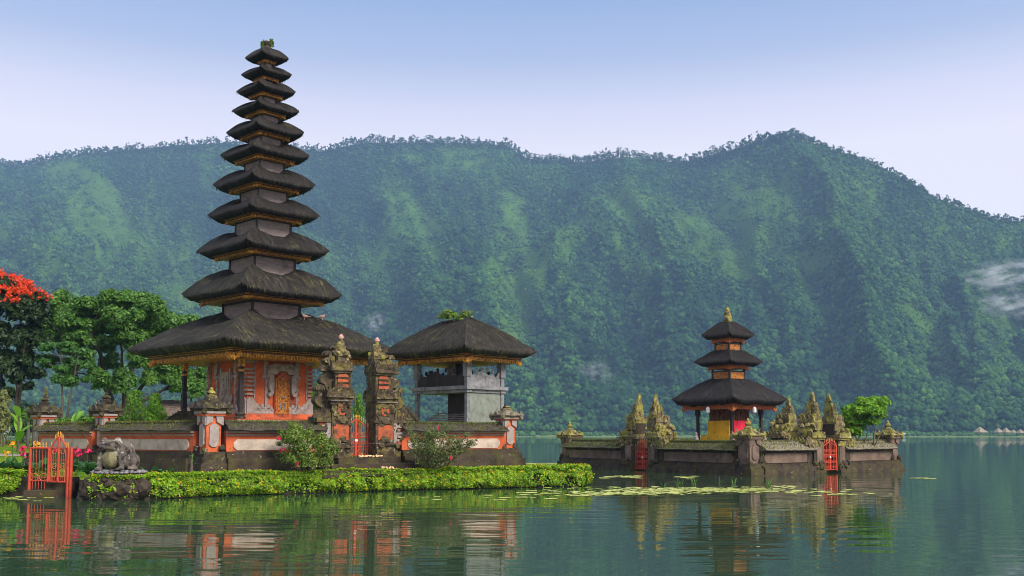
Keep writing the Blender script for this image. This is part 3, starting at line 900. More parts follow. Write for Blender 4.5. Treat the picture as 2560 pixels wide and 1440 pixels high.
# the shrine under the lowest roof
ZB = zpx(912)                       # bottom of the lowest trim
ZP = at(605, 1047, 44.5).z          # top of the plinth
HB = hw_px(267, ZB)
HC = 1.78                           # half width of the red shrine body
pl = MB()
for k, (z0, z1, g) in enumerate(((LAWN, ZP - 0.75, 3.15), (ZP - 0.75, ZP - 0.5, 3.0), (ZP - 0.5, ZP - 0.22, 3.1), (ZP - 0.22, ZP, 2.95))):
    pl.loft([(z0, g, g), (z1 - 0.002, g, g)])
po = pl.build('plinth', M['red_worn'], meru)
ps = MB()
for z, g in ((ZP - 0.08, 2.99), (ZP - 0.36, 3.14), (ZP - 0.62, 3.04)):
    ps.loft([(z - 0.05, g, g), (z + 0.03, g, g)])
ps.build('plinth_moulding', M['pale'], po)
wb = MB()
wb.loft([(ZP, HC + .28, HC + .28), (ZP + 0.10, HC + .28, HC + .28)])
wb.loft([(ZP + 0.10, HC + .16, HC + .16), (ZP + 0.26, HC + .14, HC + .14)])
wb.loft([(ZP + 0.26, HC, HC), (ZB + 0.5, HC, HC)])
wall = wb.build('shrine_wall', M['red'], meru)

def carved_face(parent, side):
    """pale stone carving laid on one face (local -y for side 0); returns nothing"""
    def put(mb, name, mat, rough=None):
        o = mb.build(name, mat, parent, rough=rough)
        o.rotation_euler = (0, 0, side)
        return o
    zb_, zt_ = ZP + 0.26, ZB + 0.35
    y = -HC
    # base course with rising corner leaves
    m = MB()
    m.prism([(-HC - .03, zb_), (HC + .03, zb_), (HC + .03, zb_ + .60), (HC - .12, zb_ + .78), (HC - .28, zb_ + .72), (HC - .42, zb_ + .52), (HC - .55, zb_ + .46), (HC - .7, zb_ + .24),
             (0.55, zb_ + .22), (-0.55, zb_ + .22), (-HC + .7, zb_ + .24), (-HC + .55, zb_ + .46), (-HC + .42, zb_ + .52), (-HC + .28, zb_ + .72), (-HC + .12, zb_ + .78), (-HC - .03, zb_ + .60)], y - .09, y + .05)
    # stone ladders at both corners
    for s in (-1, 1):
        for q in range(7):
            z = zb_ + 0.85 + q * 0.19
            m.box(s * (HC - .14) - .19, s * (HC - .14) + .19, y - .10, y + .05, z, z + .085)
        m.box(s * (HC - .36) - .03, s * (HC - .36) + .03, y - .07, y + .05, zb_ + .7, zt_ - .3)
        m.box(s * (HC - .16) - .24, s * (HC - .16) + .24, y - .13, y + .05, zt_ - .42, zt_ - .02, .06, .02)
        # stepped strips between door and corner
        for q in range(9):
            z = zb_ + 0.30 + q * 0.155
            w = 0.05 + 0.05 * (q % 3)
            m.box(s * 0.83 - .03, s * 0.83 + w, y - .075, y + .05, z, z + .15)
        m.blob((s * 0.86, y - .06, zb_ + 1.72), (.19, .11, .15), 3, .3)
        m.box(s * 0.86 - .12, s * 0.86 + .12, y - .10, y + .05, zb_ + 1.86, zt_ - .3)
        for q in range(5):
            m.blob((s * (0.50 + q * .16), y - .05, zb_ + .22 + .10 * (q % 2)), (.11, .08, .13), q + 50, .3)
    # carved frieze under the eave
    for q in range(15):
        x = -HC + .2 + q * (2 * HC - .4) / 14
        m.blob((x, y - .06, zt_ - .12 - .09 * (q % 2)), (.15, .10, .15), q + 7, .3)
    put(m, 'stone_carving', M['pale'], (0.012, 6, 1))

for side in (0, -PI / 2, PI / 2, PI):
    carved_face(wall, side)

# door side (right face, local -y)
y = -HC
zb_ = ZP + 0.26
d = MB()
d.prism([(-.40, ZP + .05), (.40, ZP + .05), (.40, zb_ + 1.62), (.30, zb_ + 1.75), (.12, zb_ + 1.84), (-.12, zb_ + 1.84), (-.30, zb_ + 1.75), (-.40, zb_ + 1.62)], y - .16, y + .1)
df = d.build('door_frame', M['red_worn'], meru)
d = MB()
for e, yy in ((0.0, .17), ):
    pass
outl = [(-.34, zb_), (-.34, zb_ + 1.58), (-.25, zb_ + 1.68), (-.10, zb_ + 1.76), (.10, zb_ + 1.76), (.25, zb_ + 1.68), (.34, zb_ + 1.58), (.34, zb_)]
d.tube([(x, y - .17, z) for x, z in outl], 0.035, 5)
d.build('gilt_moulding', M['gilt'], df)
d = MB()
d.prism([(-.27, zb_ + .02), (.27, zb_ + .02), (.27, zb_ + 1.50), (.16, zb_ + 1.63), (0, zb_ + 1.68), (-.16, zb_ + 1.63), (-.27, zb_ + 1.50)], y - .19, y - .1)
rr = random.Random(4)
for q in range(60):
    d.blob((rr.uniform(-.22, .22), y - .19, zb_ + rr.uniform(.1, 1.5)), (.045, .02, .06), q, .4)
door = d.build('door', M['gilt'], meru)
h_ = MB(); h_.blob((0, y - .23, zb_ + .78), (.09, .04, .06), 1, .2); h_.build('lock_plate', M['post_wood'], door)
h_ = MB(); h_.tube([(-.14, y - .215, zb_ + .42), (.14, y - .215, zb_ + .42)], .02)
h_.tube([(-.10, y - .21, zb_ + .20), (-.14, y - .22, zb_ + .42), (-.06, y - .22, zb_ + .50)], .028); h_.tube([(.10, y - .21, zb_ + .20), (.14, y - .22, zb_ + .42), (.06, y - .22, zb_ + .50)], .028)
h_.build('door_handle', M['post_wood'], door)
# stone hood with hanging scrolls
m = MB()
m.prism([(-.86, zb_ + 1.62), (-.62, zb_ + 1.86), (-.36, zb_ + 1.84), (-.18, zb_ + 2.0), (.18, zb_ + 2.0), (.36, zb_ + 1.84), (.62, zb_ + 1.86), (.86, zb_ + 1.62), (.80, zb_ + 2.22), (.4, zb_ + 2.34), (-.4, zb_ + 2.34), (-.80, zb_ + 2.22)], y - .22, y + .05)
for s in (-1, 1):
    m.prism([(s * .50, zb_ + 1.80), (s * .72, zb_ + 1.88), (s * .76, zb_ + 1.5), (s * .74, zb_ + 1.18), (s * .64, zb_ + 1.0), (s * .80, zb_ + .94), (s * .74, zb_ + .80), (s * .58, zb_ + .82), (s * .49, zb_ + 1.0), (s * .47, zb_ + 1.4)][::s], y - .24, y + .05)
for q in range(9):
    m.blob((-.72 + q * .18, y - .2, zb_ + 2.12 + .12 * math.cos((q - 4) * .5)), (.10, .09, .12), q + 80, .35)
m.build('door_hood', M['pale'], meru, rough=(0.012, 6, 1))
# relief panel on the left face (local -x)
m = MB()
m.box(-.34, .34, y - .13, y + .05, zb_ + .25, zb_ + 1.95)
ro = m.build('relief_panel', M['pale'], meru, rough=(0.008, 6, 1)); ro.rotation_euler = (0, 0, -PI / 2)
m = MB()
for q in range(46):
    m.blob((rr.uniform(-.22, .22), y - .14, zb_ + rr.uniform(.5, 1.75)), (.06, .035, .09), q, .4)
r2 = m.build('relief_figures', M['pale'], ro)
m = MB()
for s in (-1, 1):
    m.box(s * .40 - .035, s * .40 + .035, y - .11, y + .05, zb_ + .1, zb_ + 2.15)
    m.blob((s * .52, y - .06, zb_ + .70), (.14, .09, .26), 8, .25); m.blob((s * .55, y - .06, zb_ + 1.75), (.09, .08, .28), 9, .25)
m.build('relief_frame', M['pale'], ro)

# columns round the shrine
hcol = 2.56
for sx, sy in ((-1, -1), (1, -1), (1, 1), (-1, 1)):
    m = MB()
    m.box(sx * hcol - .085, sx * hcol + .085, sy * hcol - .085, sy * hcol + .085, ZP + .22, ZB + .4)
    m.box(sx * hcol - .11, sx * hcol + .11, sy * hcol - .11, sy * hcol + .11, ZP + .5, ZP + 1.25)
    c = m.build('column', M['dark_wood'], meru)
    m = MB(); m.lathe([(.24, 0), (.26, .08), (.2, .16), (.25, .22), (.20, .30)], 10, (sx * hcol, sy * hcol, ZP - .02))
    m.build('column_base', M['stone'], c, rough=(0.02, 5, 1))
    m = MB(); m.box(sx * hcol - .12, sx * hcol + .12, sy * hcol - .12, sy * hcol + .12, ZB - .32, ZB + .05); m.box(sx * hcol - .10, sx * hcol + .10, sy * hcol - .10, sy * hcol + .10, ZB - .55, ZB - .322, .03, .03)
    m.build('capital', M['gold'], c)

# ------------------------------------------------------------------ pavilion on posts
def post(mb, x, y, z0, z1, w): mb.box(x - w, x + w, y - w, y + w, z0, z1)
PV = at(1168, 1060, 44.0)
pavR = R(46)
PLX, PLY = 1.45, 3.05            # right face length, left face length
pav = thing('pavilion', 'raised wooden pavilion on grey posts with a black thatched hip roof', 'pavilion', (PV.x, PV.y, 0), pavR)
# local: near post at (0, 0); right face runs to +x, left face runs to +y
z0p = LAWN
zfl = at(1168, 968, 44).z       # upper floor
zst = at(1168, 905, 44).z       # roof trim
PLX, PLY = 2.12, 3.35
for (x, y) in ((0, 0), (PLX, 0), (PLX, PLY), (0, PLY)):
    m = MB(); post(m, x, y, z0p, zfl - .08, .085); post(m, x, y, zfl + .08, zst + .12, .095)
    m.box(x - .15, x + .15, y - .15, y + .15, zfl - .22, zfl - .085); m.box(x - .16, x + .16, y - .16, y + .16, zst - .16, zst + .05, .02, .02)
    m.box(x - .14, x + .14, y - .14, y + .14, zst - .62, zst - .18, .0, .0)
    m.build('post', M['post_wood'], pav)
m = MB(); m.box(-.22, PLX + .24, -.22, PLY + .24, zfl - .083, zfl + .075)
m.box(-.10, PLX + .10, -.10, PLY + .10, zfl - .22, zfl - .085)
m.build('floor_slab', M['post_wood'], pav)
# carved wavy rails of the upper floor: one on each side
def wavy(L, h, seed):
    rs_ = random.Random(seed); n = 16
    top = []
    for i in range(n + 1):
        f = i / n
        top.append((L * f, h * (0.55 + 0.35 * math.sin(PI * f) + 0.16 * rs_.uniform(-1, 1))))
    return [(0, 0)] + [(L, 0)] + top[::-1]
for (px_, py_, rz_, L, mat_) in ((0, 0, 0, PLX, 'post_wood'), (0, 0, PI / 2, PLY, 'dark_wood'), (PLX, 0, PI / 2, PLY, 'dark_wood'), (0, PLY, 0, PLX, 'dark_wood')):
    m = MB(); m.prism([(x + .09 if x < .1 else (x - .09 if x > L - .1 else x), z) for x, z in wavy(L, .68, int(L * 10 + rz_ * 7))], -.03, .03)
    for q in range(6):
        f = (q + .5) / 6
        m.blob((L * f, 0, .45 + .30 * math.sin(PI * f)), (.10, .045, .13), q, .2)
    o = m.build('carved_rail', M[mat_], pav); o.location = (px_, py_, zfl + .076); o.rotation_euler = (0, 0, rz_)
m = MB(); m.box(.09, PLX - .09, -.035, .035, z0p, zfl - .222); m.build('wall_panel', M['slate_panel'], pav)

m = MB(); m.box(.95, PLX - .1, 1.15, 2.3, z0p, zfl - .222); m.build('store_box', M['dark_wood'], pav)
# drum beam seen between the rails
m = MB(); m.box(PLX * .5 - .12, PLX * .5 + .12, PLY * .5 - .12, PLY * .5 + .12, zfl + .076, zst + .12); m.build('king_post', M['dark_wood'], pav)
# slatted stair leaning inside
m = MB()
A_ = Vector((-.05, 2.45, LAWN + 1.05)); B_ = Vector((-.05, .75, LAWN + 1.72))
za, zb2 = at(1062, 1062, 46).z, at(1092, 1034, 46).z
for q in range(7):
    f = q / 6
    z = za + (zb2 - za) * f; x = .25 + .75 * f
    m.box(x - .05, x + .05, .15, PLY - .15, z, z + .045)
for yy in (.3, PLY * .5, PLY - .3):
    m.tube([(.2, yy, za - .02), (1.05, yy, zb2)], .035, 4)
m.build('slatted_ramp', M['grey_wood'], pav)
cx_, cy_ = PLX / 2, PLY / 2
po_ = bpy.data.objects.new
hx, hy = PLX / 2 + .62, PLY / 2 + .62
zb = at(1312, 913, 46.2).z
h = 0.34
roofpos = (cx_, cy_, 0)
zt = at(1165, 797, 45.4).z + .05
ze = at(1352, 886, 47).z
r_ = thatch_roof('thatch_roof', pav, (0.10, 0.62), (hx + .58, hy + .50), (hx + .06, hy + .06), zt, ze - .06, zb + h, .30, 0.04, .10, M['thatch'], 91, ns=22, nt=14, p=1.5, tufts=4500, blade=.32)
r_.location = roofpos
t_ = eave_trim(pav, hx, hy, zb, h, M['gold'], .12, True, .9, M['trim_dark']); t_.location = roofpos

# ------------------------------------------------------------------ the three-roofed tower on the water
TX = at(1823, 1040, 58.0).x; TY = 58.0
TR = R(37)
tm = thing('pagoda', 'small black temple tower with three thatched roofs and a yellow-draped shrine', 'pagoda', (TX, TY, 0), TR)
K2 = 0.985 * math.sqrt(2)
def z2(py): return at(1823, py, TY).z
def h2(d, z): return d * mpp(TY, z) / K2
T3 = [(64.5, 845, 804, 38, 857, 30), (83.5, 904, 876, 48, 924, 38), (140, 999, 948, 112, 1026, 0)]
for i, (tip, ty, topy, tr, tb, st) in enumerate(T3):
    zt, ze, zb = z2(topy), z2(ty), z2(tb)
    hwt = h2(T3[i - 1][5], zt) if i else 0.16
    hwe, hwi = h2(tip, ze), h2(tr, zb)
    h = .24 if i < 2 else .34
    thick = .24 if i < 2 else .34
    zi = zb + h * .9
    lift = .09 if i < 2 else .12
    ze_m = max(ze - lift, zi + thick * .7)
    thatch_roof('thatch_roof', tm, (hwt + .03, hwt + .03), (hwe, hwe), (hwi + .05, hwi + .05), zt + .03, ze_m, zi, thick, .04 + .07 * (i == 1), lift, M['thatch_new'], 140 + i, ns=20, nt=11, p=1.5 if i != 1 else 1.3, tufts=1500 + 1800 * (i == 2), blade=.22)
    eave_trim(tm, hwi, hwi, zb, h, M['orange_trim'], .14, True, .8)
    if i < 2:
        zlo = z2(T3[i + 1][2]) - .2; hw = h2(st, zb); zhi = zb + h * .3
        zp = zlo + .2 + (zhi - zlo - .2) * .62
        for sx in (-1, 1):
            for sy in (-1, 1):
                m = MB(); m.box(sx * hw - .05, sx * hw + .05, sy * hw - .05, sy * hw + .05, zlo, zhi); m.build('corner_post', M['dark_wood'], tm)
        for k in range(4):
            m = MB(); m.box(-hw + .05, hw - .05, -hw - .02, -hw + .03, zlo, zp)
            g = m.build('gilt_panel', M['gilt'], tm); g.rotation_euler = (0, 0, k * PI / 2)
            m = MB(); m.box(-hw + .05, hw - .05, -hw - .035, -hw + .04, zp + .002, zp + .07); m.box(-hw + .05, hw - .05, -hw - .035, -hw + .04, zlo + .12, zlo + .20)
            m.build('panel_rail', M['dark_wood'], g)
ZB3 = z2(1026)
ZF3 = 1.25
m = MB(); m.loft([(-.8, 3.3, 3.3), (ZF3 - .3, 3.2, 3.2)]); m.loft([(ZF3 - .298, 3.0, 3.0), (ZF3, 2.9, 2.9)])
m.build('plinth', M['stone_base'], tm)
hc = .80
m = MB(); m.loft([(ZF3, hc + .12, hc + .12), (ZF3 + .75, hc + .08, hc + .08)]); m.loft([(ZF3 + .752, hc, hc), (ZB3 + .3, hc, hc)])
sb = m.build('shrine_body', M['dark_wood'], tm)
for k in range(4):
    m = MB()
    for q in range(4):
        x = -hc + .2 + q * (2 * hc - .4) / 3
        m.box(x - .17, x + .17, -hc - .03, -hc + .02, ZB3 - .95, ZB3 + .02); m.blob((x, -hc - .04, ZB3 - .45), (.10, .04, .25), q, .3)
    o = m.build('carved_panel', M['trim_dark'], sb); o.rotation_euler = (0, 0, k * PI / 2)
hco = h2(76, ZB3)
for sx, sy in ((-1, -1), (1, -1), (1, 1), (-1, 1)):
    m = MB(); m.box(sx * hco - .07, sx * hco + .07, sy * hco - .07, sy * hco + .07, ZF3, ZB3 + .25); m.box(sx * hco - .11, sx * hco + .11, sy * hco - .11, sy * hco + .11, ZB3 - .3, ZB3 + .02)
    m.build('column', M['dark_wood'], tm)
# crowning stone figure
m = MB()
zc = z2(806)
m.loft([(zc - .25, .24, .24), (zc + .05, .22, .22)])
for q, (dx, dz, r) in enumerate(((0, .18, .20), (-.13, .2, .13), (.13, .22, .13), (0, .42, .17), (-.1, .5, .1), (.1, .48, .1), (0, .66, .13), (.02, .8, .09))):
    m.blob((dx * 1.5, dx * .7, zc + dz * 1.05), (r * 1.5, r * 1.4, r * 1.35), q, .25)
m.build('finial', M['mossy'], tm, rough=(.03, 5, 1))

# cloths wrapped round the shrine (things of their own)
def cloth(name, label, cat, mat, x0, x1, zlo, zhi, yb, rot, wob, n=18, taper=0.0):
    mb = MB(); vs = []; th = .03
    for s_ in (0, 1):
        for j in range(8):
            for i in range(n + 1):
                f = i / n; g = j / 7
                x = x0 + (x1 - x0) * f + taper * g * (f - .5)
                y = yb - wob * (.5 + .5 * math.sin(f * 34 + g)) * (1 - .6 * g) + s_ * th
                vs.append((x, y, zlo + (zhi - zlo) * g + .05 * math.sin(f * 9) * (g < .1)))
    N_ = (n + 1) * 8; fs = []
    for j in range(7):
        for i in range(n):
            a = j * (n + 1) + i
            fs.append((a, a + 1, a + n + 2, a + n + 1)); b = a + N_
            fs.append((b + n + 1, b + n + 2, b + 1, b))
    edge = [i for i in range(n + 1)] + [j * (n + 1) + n for j in range(1, 8)] + [7 * (n + 1) + i for i in range(n - 1, -1, -1)] + [j * (n + 1) for j in range(6, 0, -1)]
    for i in range(len(edge)):
        a, b = edge[i], edge[(i + 1) % len(edge)]
        fs.append((b, a, a + N_, b + N_))
    mb.add(vs, fs)
    o = mb.build(name, mat, smooth=True); o.location = (TX, TY, 0); o.rotation_euler = (0, 0, rot)
    return tag(o, label, cat)
zy1 = z2(1052) ; zy2 = z2(1088)
cloth('draped_cloth', 'yellow cloth hanging over the left front of the three-roofed shrine', 'cloth', M['yellow_cloth'], -hc + .02, hc + .06, ZF3 + .62, zy1, -hc - .14, TR - PI / 2, .05)
cloth('draped_cloth', 'crimson cloth hanging over the right front of the three-roofed shrine', 'cloth', M['red_cloth'], -hc + .10, hc - .05, ZF3 + .62, zy1, -hc - .14, TR, .05)
mb = MB(); mb.loft([(ZF3 + .01, hc + .40, hc + .40), (ZF3 + .35, hc + .38, hc + .38), (zy2, hc + .34, hc + .34)])
o = mb.build('shrine_skirt', M['yellow_cloth'], rough=(.02, 3, 2)); o.location = (TX, TY, 0); o.rotation_euler = (0, 0, TR)
tag(o, 'yellow cloth skirt wrapped round the base of the three-roofed shrine', 'cloth')
for (px, side, lab) in ((1770, 0, 'white cloth lamp cover hanging below the left eave of the three-roofed tower'), (1886, 1, 'white cloth lamp cover hanging below the right eave of the three-roofed tower')):
    p_ = at(px, 1024, 56.2)
    mb = MB(); mb.lathe([(.09, -.18), (.115, -.14), (.11, .06), (.075, .12), (.03, .16)], 10)
    l_ = thing('lantern', lab, 'lantern', p_, 0)
    mb.build('lantern_shade', M['white_cloth'], l_)
    mb = MB(); mb.tube([(0, 0, .15), (0, .1, .42)], .012, 5); mb.build('lantern_cord', M['dark_wood'], l_)
# ================================================================== walls, pillars and gates
def antefix(mb, x, y, z, dx, dy, h, w):
    """upright carved leaf leaning outwards along (dx, dy)"""
    L = math.hypot(dx, dy) or 1; ux, uy = dx / L, dy / L; px, py = -uy, ux
    t = w * .55
    rows = [(0, 1.0, 0.0), (.35, 1.15, .05), (.7, .85, .13), (1.0, .35, .22)]
    vs = []
    for f, ww, out in rows:
        for s, b in ((-1, 0), (1, 0), (1, 1), (-1, 1)):
            o = out * h + (b - .5) * t * (1 - f * .5)
            vs.append((x + ux * o + px * s * w * ww / 2, y + uy * o + py * s * w * ww / 2, z + h * f))
    fs = []
    for i in range(3):
        for k in range(4):
            a, b = i * 4 + k, i * 4 + (k + 1) % 4
            fs.append((a, b, b + 4, a + 4))
    fs += [(3, 2, 1, 0), (12, 13, 14, 15)]
    mb.add(vs, fs)

def octpanel(x0, x1, z0, z1, c):
    return [(x0 + c, z0), (x1 - c, z0), (x1 - c * .5, z0 + c * .5), (x1, z0 + c), (x1, z1 - c), (x1 - c * .5, z1 - c * .5), (x1 - c, z1),
            (x0 + c, z1), (x0 + c * .5, z1 - c * .5), (x0, z1 - c), (x0, z0 + c), (x0 + c * .5, z0 + c * .5)]

def wall_run(label, p0, p1, zs, mats, npan=1, th=.34, seed=0, cap_moss=None):
    """wall from p0 to p1 seen from its local -y side. zs: base, plinth top, step top, band, panel bottom, panel top, cap bottom, cap top"""
    p0, p1 = Vector((*p0, 0)), Vector((*p1, 0)); d = p1 - p0; L = d.length
    rz = math.atan2(d.y, d.x)
    zb, zp, zs1, pb, pt, cb, ct = zs
    t = thing('boundary_wall', label, 'wall', (p0.x, p0.y, 0), rz)
    m = MB(); m.box(0, L, -th - .30, th + .1, zb, zp, 0, .03); m.box(0.002, L - .002, -th - .16, th + .05, zp, zp + (zs1 - zp) * .5); m.box(.004, L - .004, -th - .08, th + .02, zp + (zs1 - zp) * .502, zs1)
    m.build('wall_base', M[mats[0]], t, rough=(.018, 2.5, 3))
    m = MB(); m.box(.006, L - .006, -th, th, zs1, cb)
    m.build('wall_body', M[mats[1]], t)
    m = MB(); hb = cb - pt
    m.box(.008, L - .008, -th - .045, th + .04, pt + hb * .42, pt + hb * .58); m.box(.01, L - .01, -th - .09, th + .08, cb - hb * .26, cb - .002)
    m.build('wall_moulding', M[mats[2]], t)
    for i in range(npan):
        x0 = .25 + (L - .5) * i / npan + (.08 if i else 0); x1 = .25 + (L - .5) * (i + 1) / npan - (.08 if i < npan - 1 else 0)
        m = MB(); m.prism(octpanel(x0, x1, pb, pt, min(.16, (pt - pb) * .33)), -th - .035, -th + .05)
        m.build('wall_panel', M[mats[3]], t)
    m = MB(); n = max(4, int(L / .5))
    prof = [(-th - .34, 0), (-th - .36, .07), (-th - .05, .60), (-.16, .80), (-.14, 1.0), (.14, 1.0), (.16, .80), (th + .05, .60), (th + .36, .07), (th + .34, 0)]
    h = ct - cb; vs = []; fs = []; k = len(prof)
    for i in range(n + 1):
        for y, z in prof: vs.append((L * i / n, y, cb + z * h))
    for i in range(n):
        for j in range(k):
            a, b = i * k + j, i * k + (j + 1) % k
            fs.append((a, b, b + k, a + k))
    fs += [tuple(range(k - 1, -1, -1)), tuple(n * k + j for j in range(k))]
    m.add(vs, fs)
    cap = m.build('wall_cap', M[mats[4]], t, rough=(.028, 2.2, 2))
    # moss tufts growing along the ridge and eave of the cap
    rs_ = np.random.RandomState(seed + 5)
    N = int(L * 420)
    y = np.where(rs_.rand(N) < .80, rs_.uniform(-.18, .1, N), rs_.uniform(-th - .3, -.15, N))
    zz = np.where(y > -.18, ct, cb + h * np.interp(-y, [.16, th + .05, th + .36], [.82, .62, .1]))
    P = np.stack([rs_.uniform(0, L, N), y, zz - .01], 1)
    v, f = blades(P, rs_.uniform(.03, .10, N), .022, rs_, lean=.5)
    mesh_np('moss', v, f, M[cap_moss or 'moss_leaf'], cap)
    return t

def blades(P, H, w, rs_, lean=.3):
    """upright grass blades: triangles"""
    N = len(P); a = rs_.uniform(0, 2 * PI, N)
    dx, dy = np.cos(a) * w, np.sin(a) * w
    b = rs_.uniform(0, 2 * PI, N); l = rs_.uniform(0, lean, N) * H
    A = P + np.stack([-dx, -dy, 0 * dx], 1); B = P + np.stack([dx, dy, 0 * dx], 1)
    T = P + np.stack([np.cos(b) * l, np.sin(b) * l, H], 1)
    v = np.stack([A, B, T], 1).reshape(-1, 3)
    return v, np.arange(3 * N).reshape(-1, 3)
M['moss_leaf'] = leaf_mat('moss_tuft', [(0.045, 0.05, 0.012), (0.10, 0.12, 0.022), (0.17, 0.19, 0.04)], 0.2, 0.9, 0.9)
M['lichen_leaf'] = leaf_mat('lichen_tuft', [(0.08, 0.075, 0.03), (0.16, 0.17, 0.05), (0.30, 0.29, 0.17)], 0.2, 0.9, 0.9)

def ornate_pillar(label, loc, rz, zs, mats, w=.30, finial=True, seed=0):
    """square wall pillar: base, shaft with medallions, winged capital, tiered crown"""
    zb, z1, z2_, z3, z4 = zs          # ground, base top, shaft top, capital top, tip
    t = thing('wall_pillar', label, 'pillar', (loc[0], loc[1], 0), rz)
    m = MB(); m.box(-w - .32, w + .32, -w - .32, w + .32, zb, zb + (z1 - zb) * .55); m.box(-w - .22, w + .22, -w - .22, w + .22, zb + (z1 - zb) * .552, zb + (z1 - zb) * .8); m.box(-w - .12, w + .12, -w - .12, w + .12, zb + (z1 - zb) * .802, z1)
    rs_ = random.Random(seed)
    for sx in (-1, 1):
        for sy in (-1, 1):
            for q in range(4): m.blob((sx * (w + .02) + rs_.uniform(-.06, .06), sy * (w + .02) + rs_.uniform(-.06, .06), z1 + rs_.uniform(-.05, .16)), .11, q + seed, .35)
    m.build('pillar_base', M[mats[0]], t, rough=(.018, 4, 2))
    m = MB(); m.box(-w, w, -w, w, z1, z2_); m.build('pillar_shaft', M[mats[1]], t)
    for k in range(4):
        m = MB(); hh = z2_ - z1
        m.prism(octpanel(-w * .62, w * .62, z1 + hh * .14, z2_ - hh * .22, w * .35), -w - .05, -w + .03)
        for s in (-1, 1):
            m.prism([(s * w * .3, z2_ - hh * .16), (s * w * 1.12, z2_ - hh * .26), (s * w * 1.12, z2_ - .004), (s * w * .2, z2_ - .004)][::-s], -w - .07, -w + .03)
        o = m.build('medallion', M[mats[2]], t); o.rotation_euler = (0, 0, k * PI / 2)
    hc_ = z3 - z2_
    m = MB()
    m.loft([(z2_, w + .10, w + .10), (z2_ + hc_ * .12, w + .12, w + .12)])
    m.build('capital_band', M[mats[1]], t)
    m = MB(); m.loft([(z2_ + hc_ * .122, w + .16, w + .16), (z2_ + hc_ * .24, w + .16, w + .16)]); m.build('capital_moulding', M[mats[2]], t)
    m = MB()
    m.loft([(z2_ + hc_ * .242, w + .16, w + .16), (z2_ + hc_ * .42, w + .22, w + .22)])
    m.loft([(z2_ + hc_ * .422, w + .27, w + .27), (z2_ + hc_ * .55, w + .22, w + .22)])
    m.loft([(z2_ + hc_ * .552, w + .20, w + .20), (z2_ + hc_ * .622, w + .14, w + .14)])
    m.loft([(z2_ + hc_ * .622, w + .10, w + .10), (z2_ + hc_ * .80, w + .04, w + .04)])
    m.loft([(z2_ + hc_ * .802, w - .06, w - .06), (z3, w - .12, w - .12)])
    for sx, sy in ((-1, -1), (1, -1), (1, 1), (-1, 1)):
        antefix(m, sx * (w + .16), sy * (w + .16), z2_ + hc_ * .30, sx, sy, hc_ * .50, .17)
        antefix(m, sx * (w - .0), sy * (w - .0), z2_ + hc_ * .62, sx, sy, hc_ * .45, .14)
        for q in range(3): m.blob((sx * (w + .18), sy * (w + .18), z2_ + hc_ * (.2 + .14 * q)), .10, q + seed, .35)
    for sx, sy in ((-1, 0), (1, 0), (0, 1), (0, -1)):
        antefix(m, sx * (w + .20), sy * (w + .20), z2_ + hc_ * .36, sx, sy, hc_ * .42, .22)
    c = m.build('capital', M[mats[3]], t, rough=(.02, 5, 1))
    if finial:
        m = MB(); hf = z4 - z3
        m.lathe([(.20, -.05), (.22, hf * .12), (.12, hf * .26), (.17, hf * .42), (.15, hf * .56), (.07, hf * .68), (.08, hf * .78), (.02, hf)], 8, (0, 0, z3))
        m.build('finial', M[mats[4]], t, rough=(.025, 5, 1))
    return t

NC = Vector((-10.35, 34.5)); aR, aL = R(34), R(142)
dR, dL = Vector((math.cos(aR), math.sin(aR))), Vector((math.cos(aL), math.sin(aL)))
def onR(t): return NC + dR * t
def onL(t): return NC + dL * t
ZW = lambda py: at(525, py, 34.5).z
WZ = (LAWN - .05, ZW(1146), ZW(1129), ZW(1126), ZW(1098), ZW(1077), ZW(1054))
RM = ('stone_base', 'red', 'pale', 'panel', 'cap')
# left wing: two bays, right wing: two bays either side of the gate
wall_run('long red and pale temple wall behind the frog statue', onL(6.4), onL(.45), WZ, RM, 1, seed=1)
wall_run('short red temple wall bay left of the frog statue', onL(11.1), onL(7.0), WZ, RM, 1, seed=2)
wall_run('red temple wall bay under the door side of the tall pagoda', onR(.45), onR(4.0), WZ, RM, 1, seed=3)
wall_run('red temple wall bay in front of the grey pavilion', onR(7.2), onR(11.9), WZ, RM, 1, seed=4)
PZ = (LAWN - .06, ZW(1130), ZW(1040), ZW(993), ZW(968))
PM = ('stone', 'red', 'pale', 'stone', 'mossy')
ornate_pillar('red corner pillar of the temple wall, right behind the frog statue', onL(0), R(34 + 8), PZ, PM, .27, seed=3)
ornate_pillar('slim red wall pillar with a dark tiered crown, below the big green tree', onL(6.7), R(142 + 180), PZ, ('stone', 'red', 'pale', 'stone', 'stone'), .20, seed=6)
ornate_pillar('red end pillar of the temple wall above the red water gate', onL(11.4), R(142 + 180), PZ, ('stone', 'red', 'pale', 'stone', 'stone'), .24, seed=9)
ornate_pillar('red corner pillar of the temple wall beside the pavilion, nearest the open lake', onR(12.2), R(34), (LAWN - .06, ZW(1127), ZW(1044), ZW(1010), ZW(996)), ('stone_base', 'red', 'pale', 'lichen_pink', 'mossy'), .26, finial=True, seed=12)

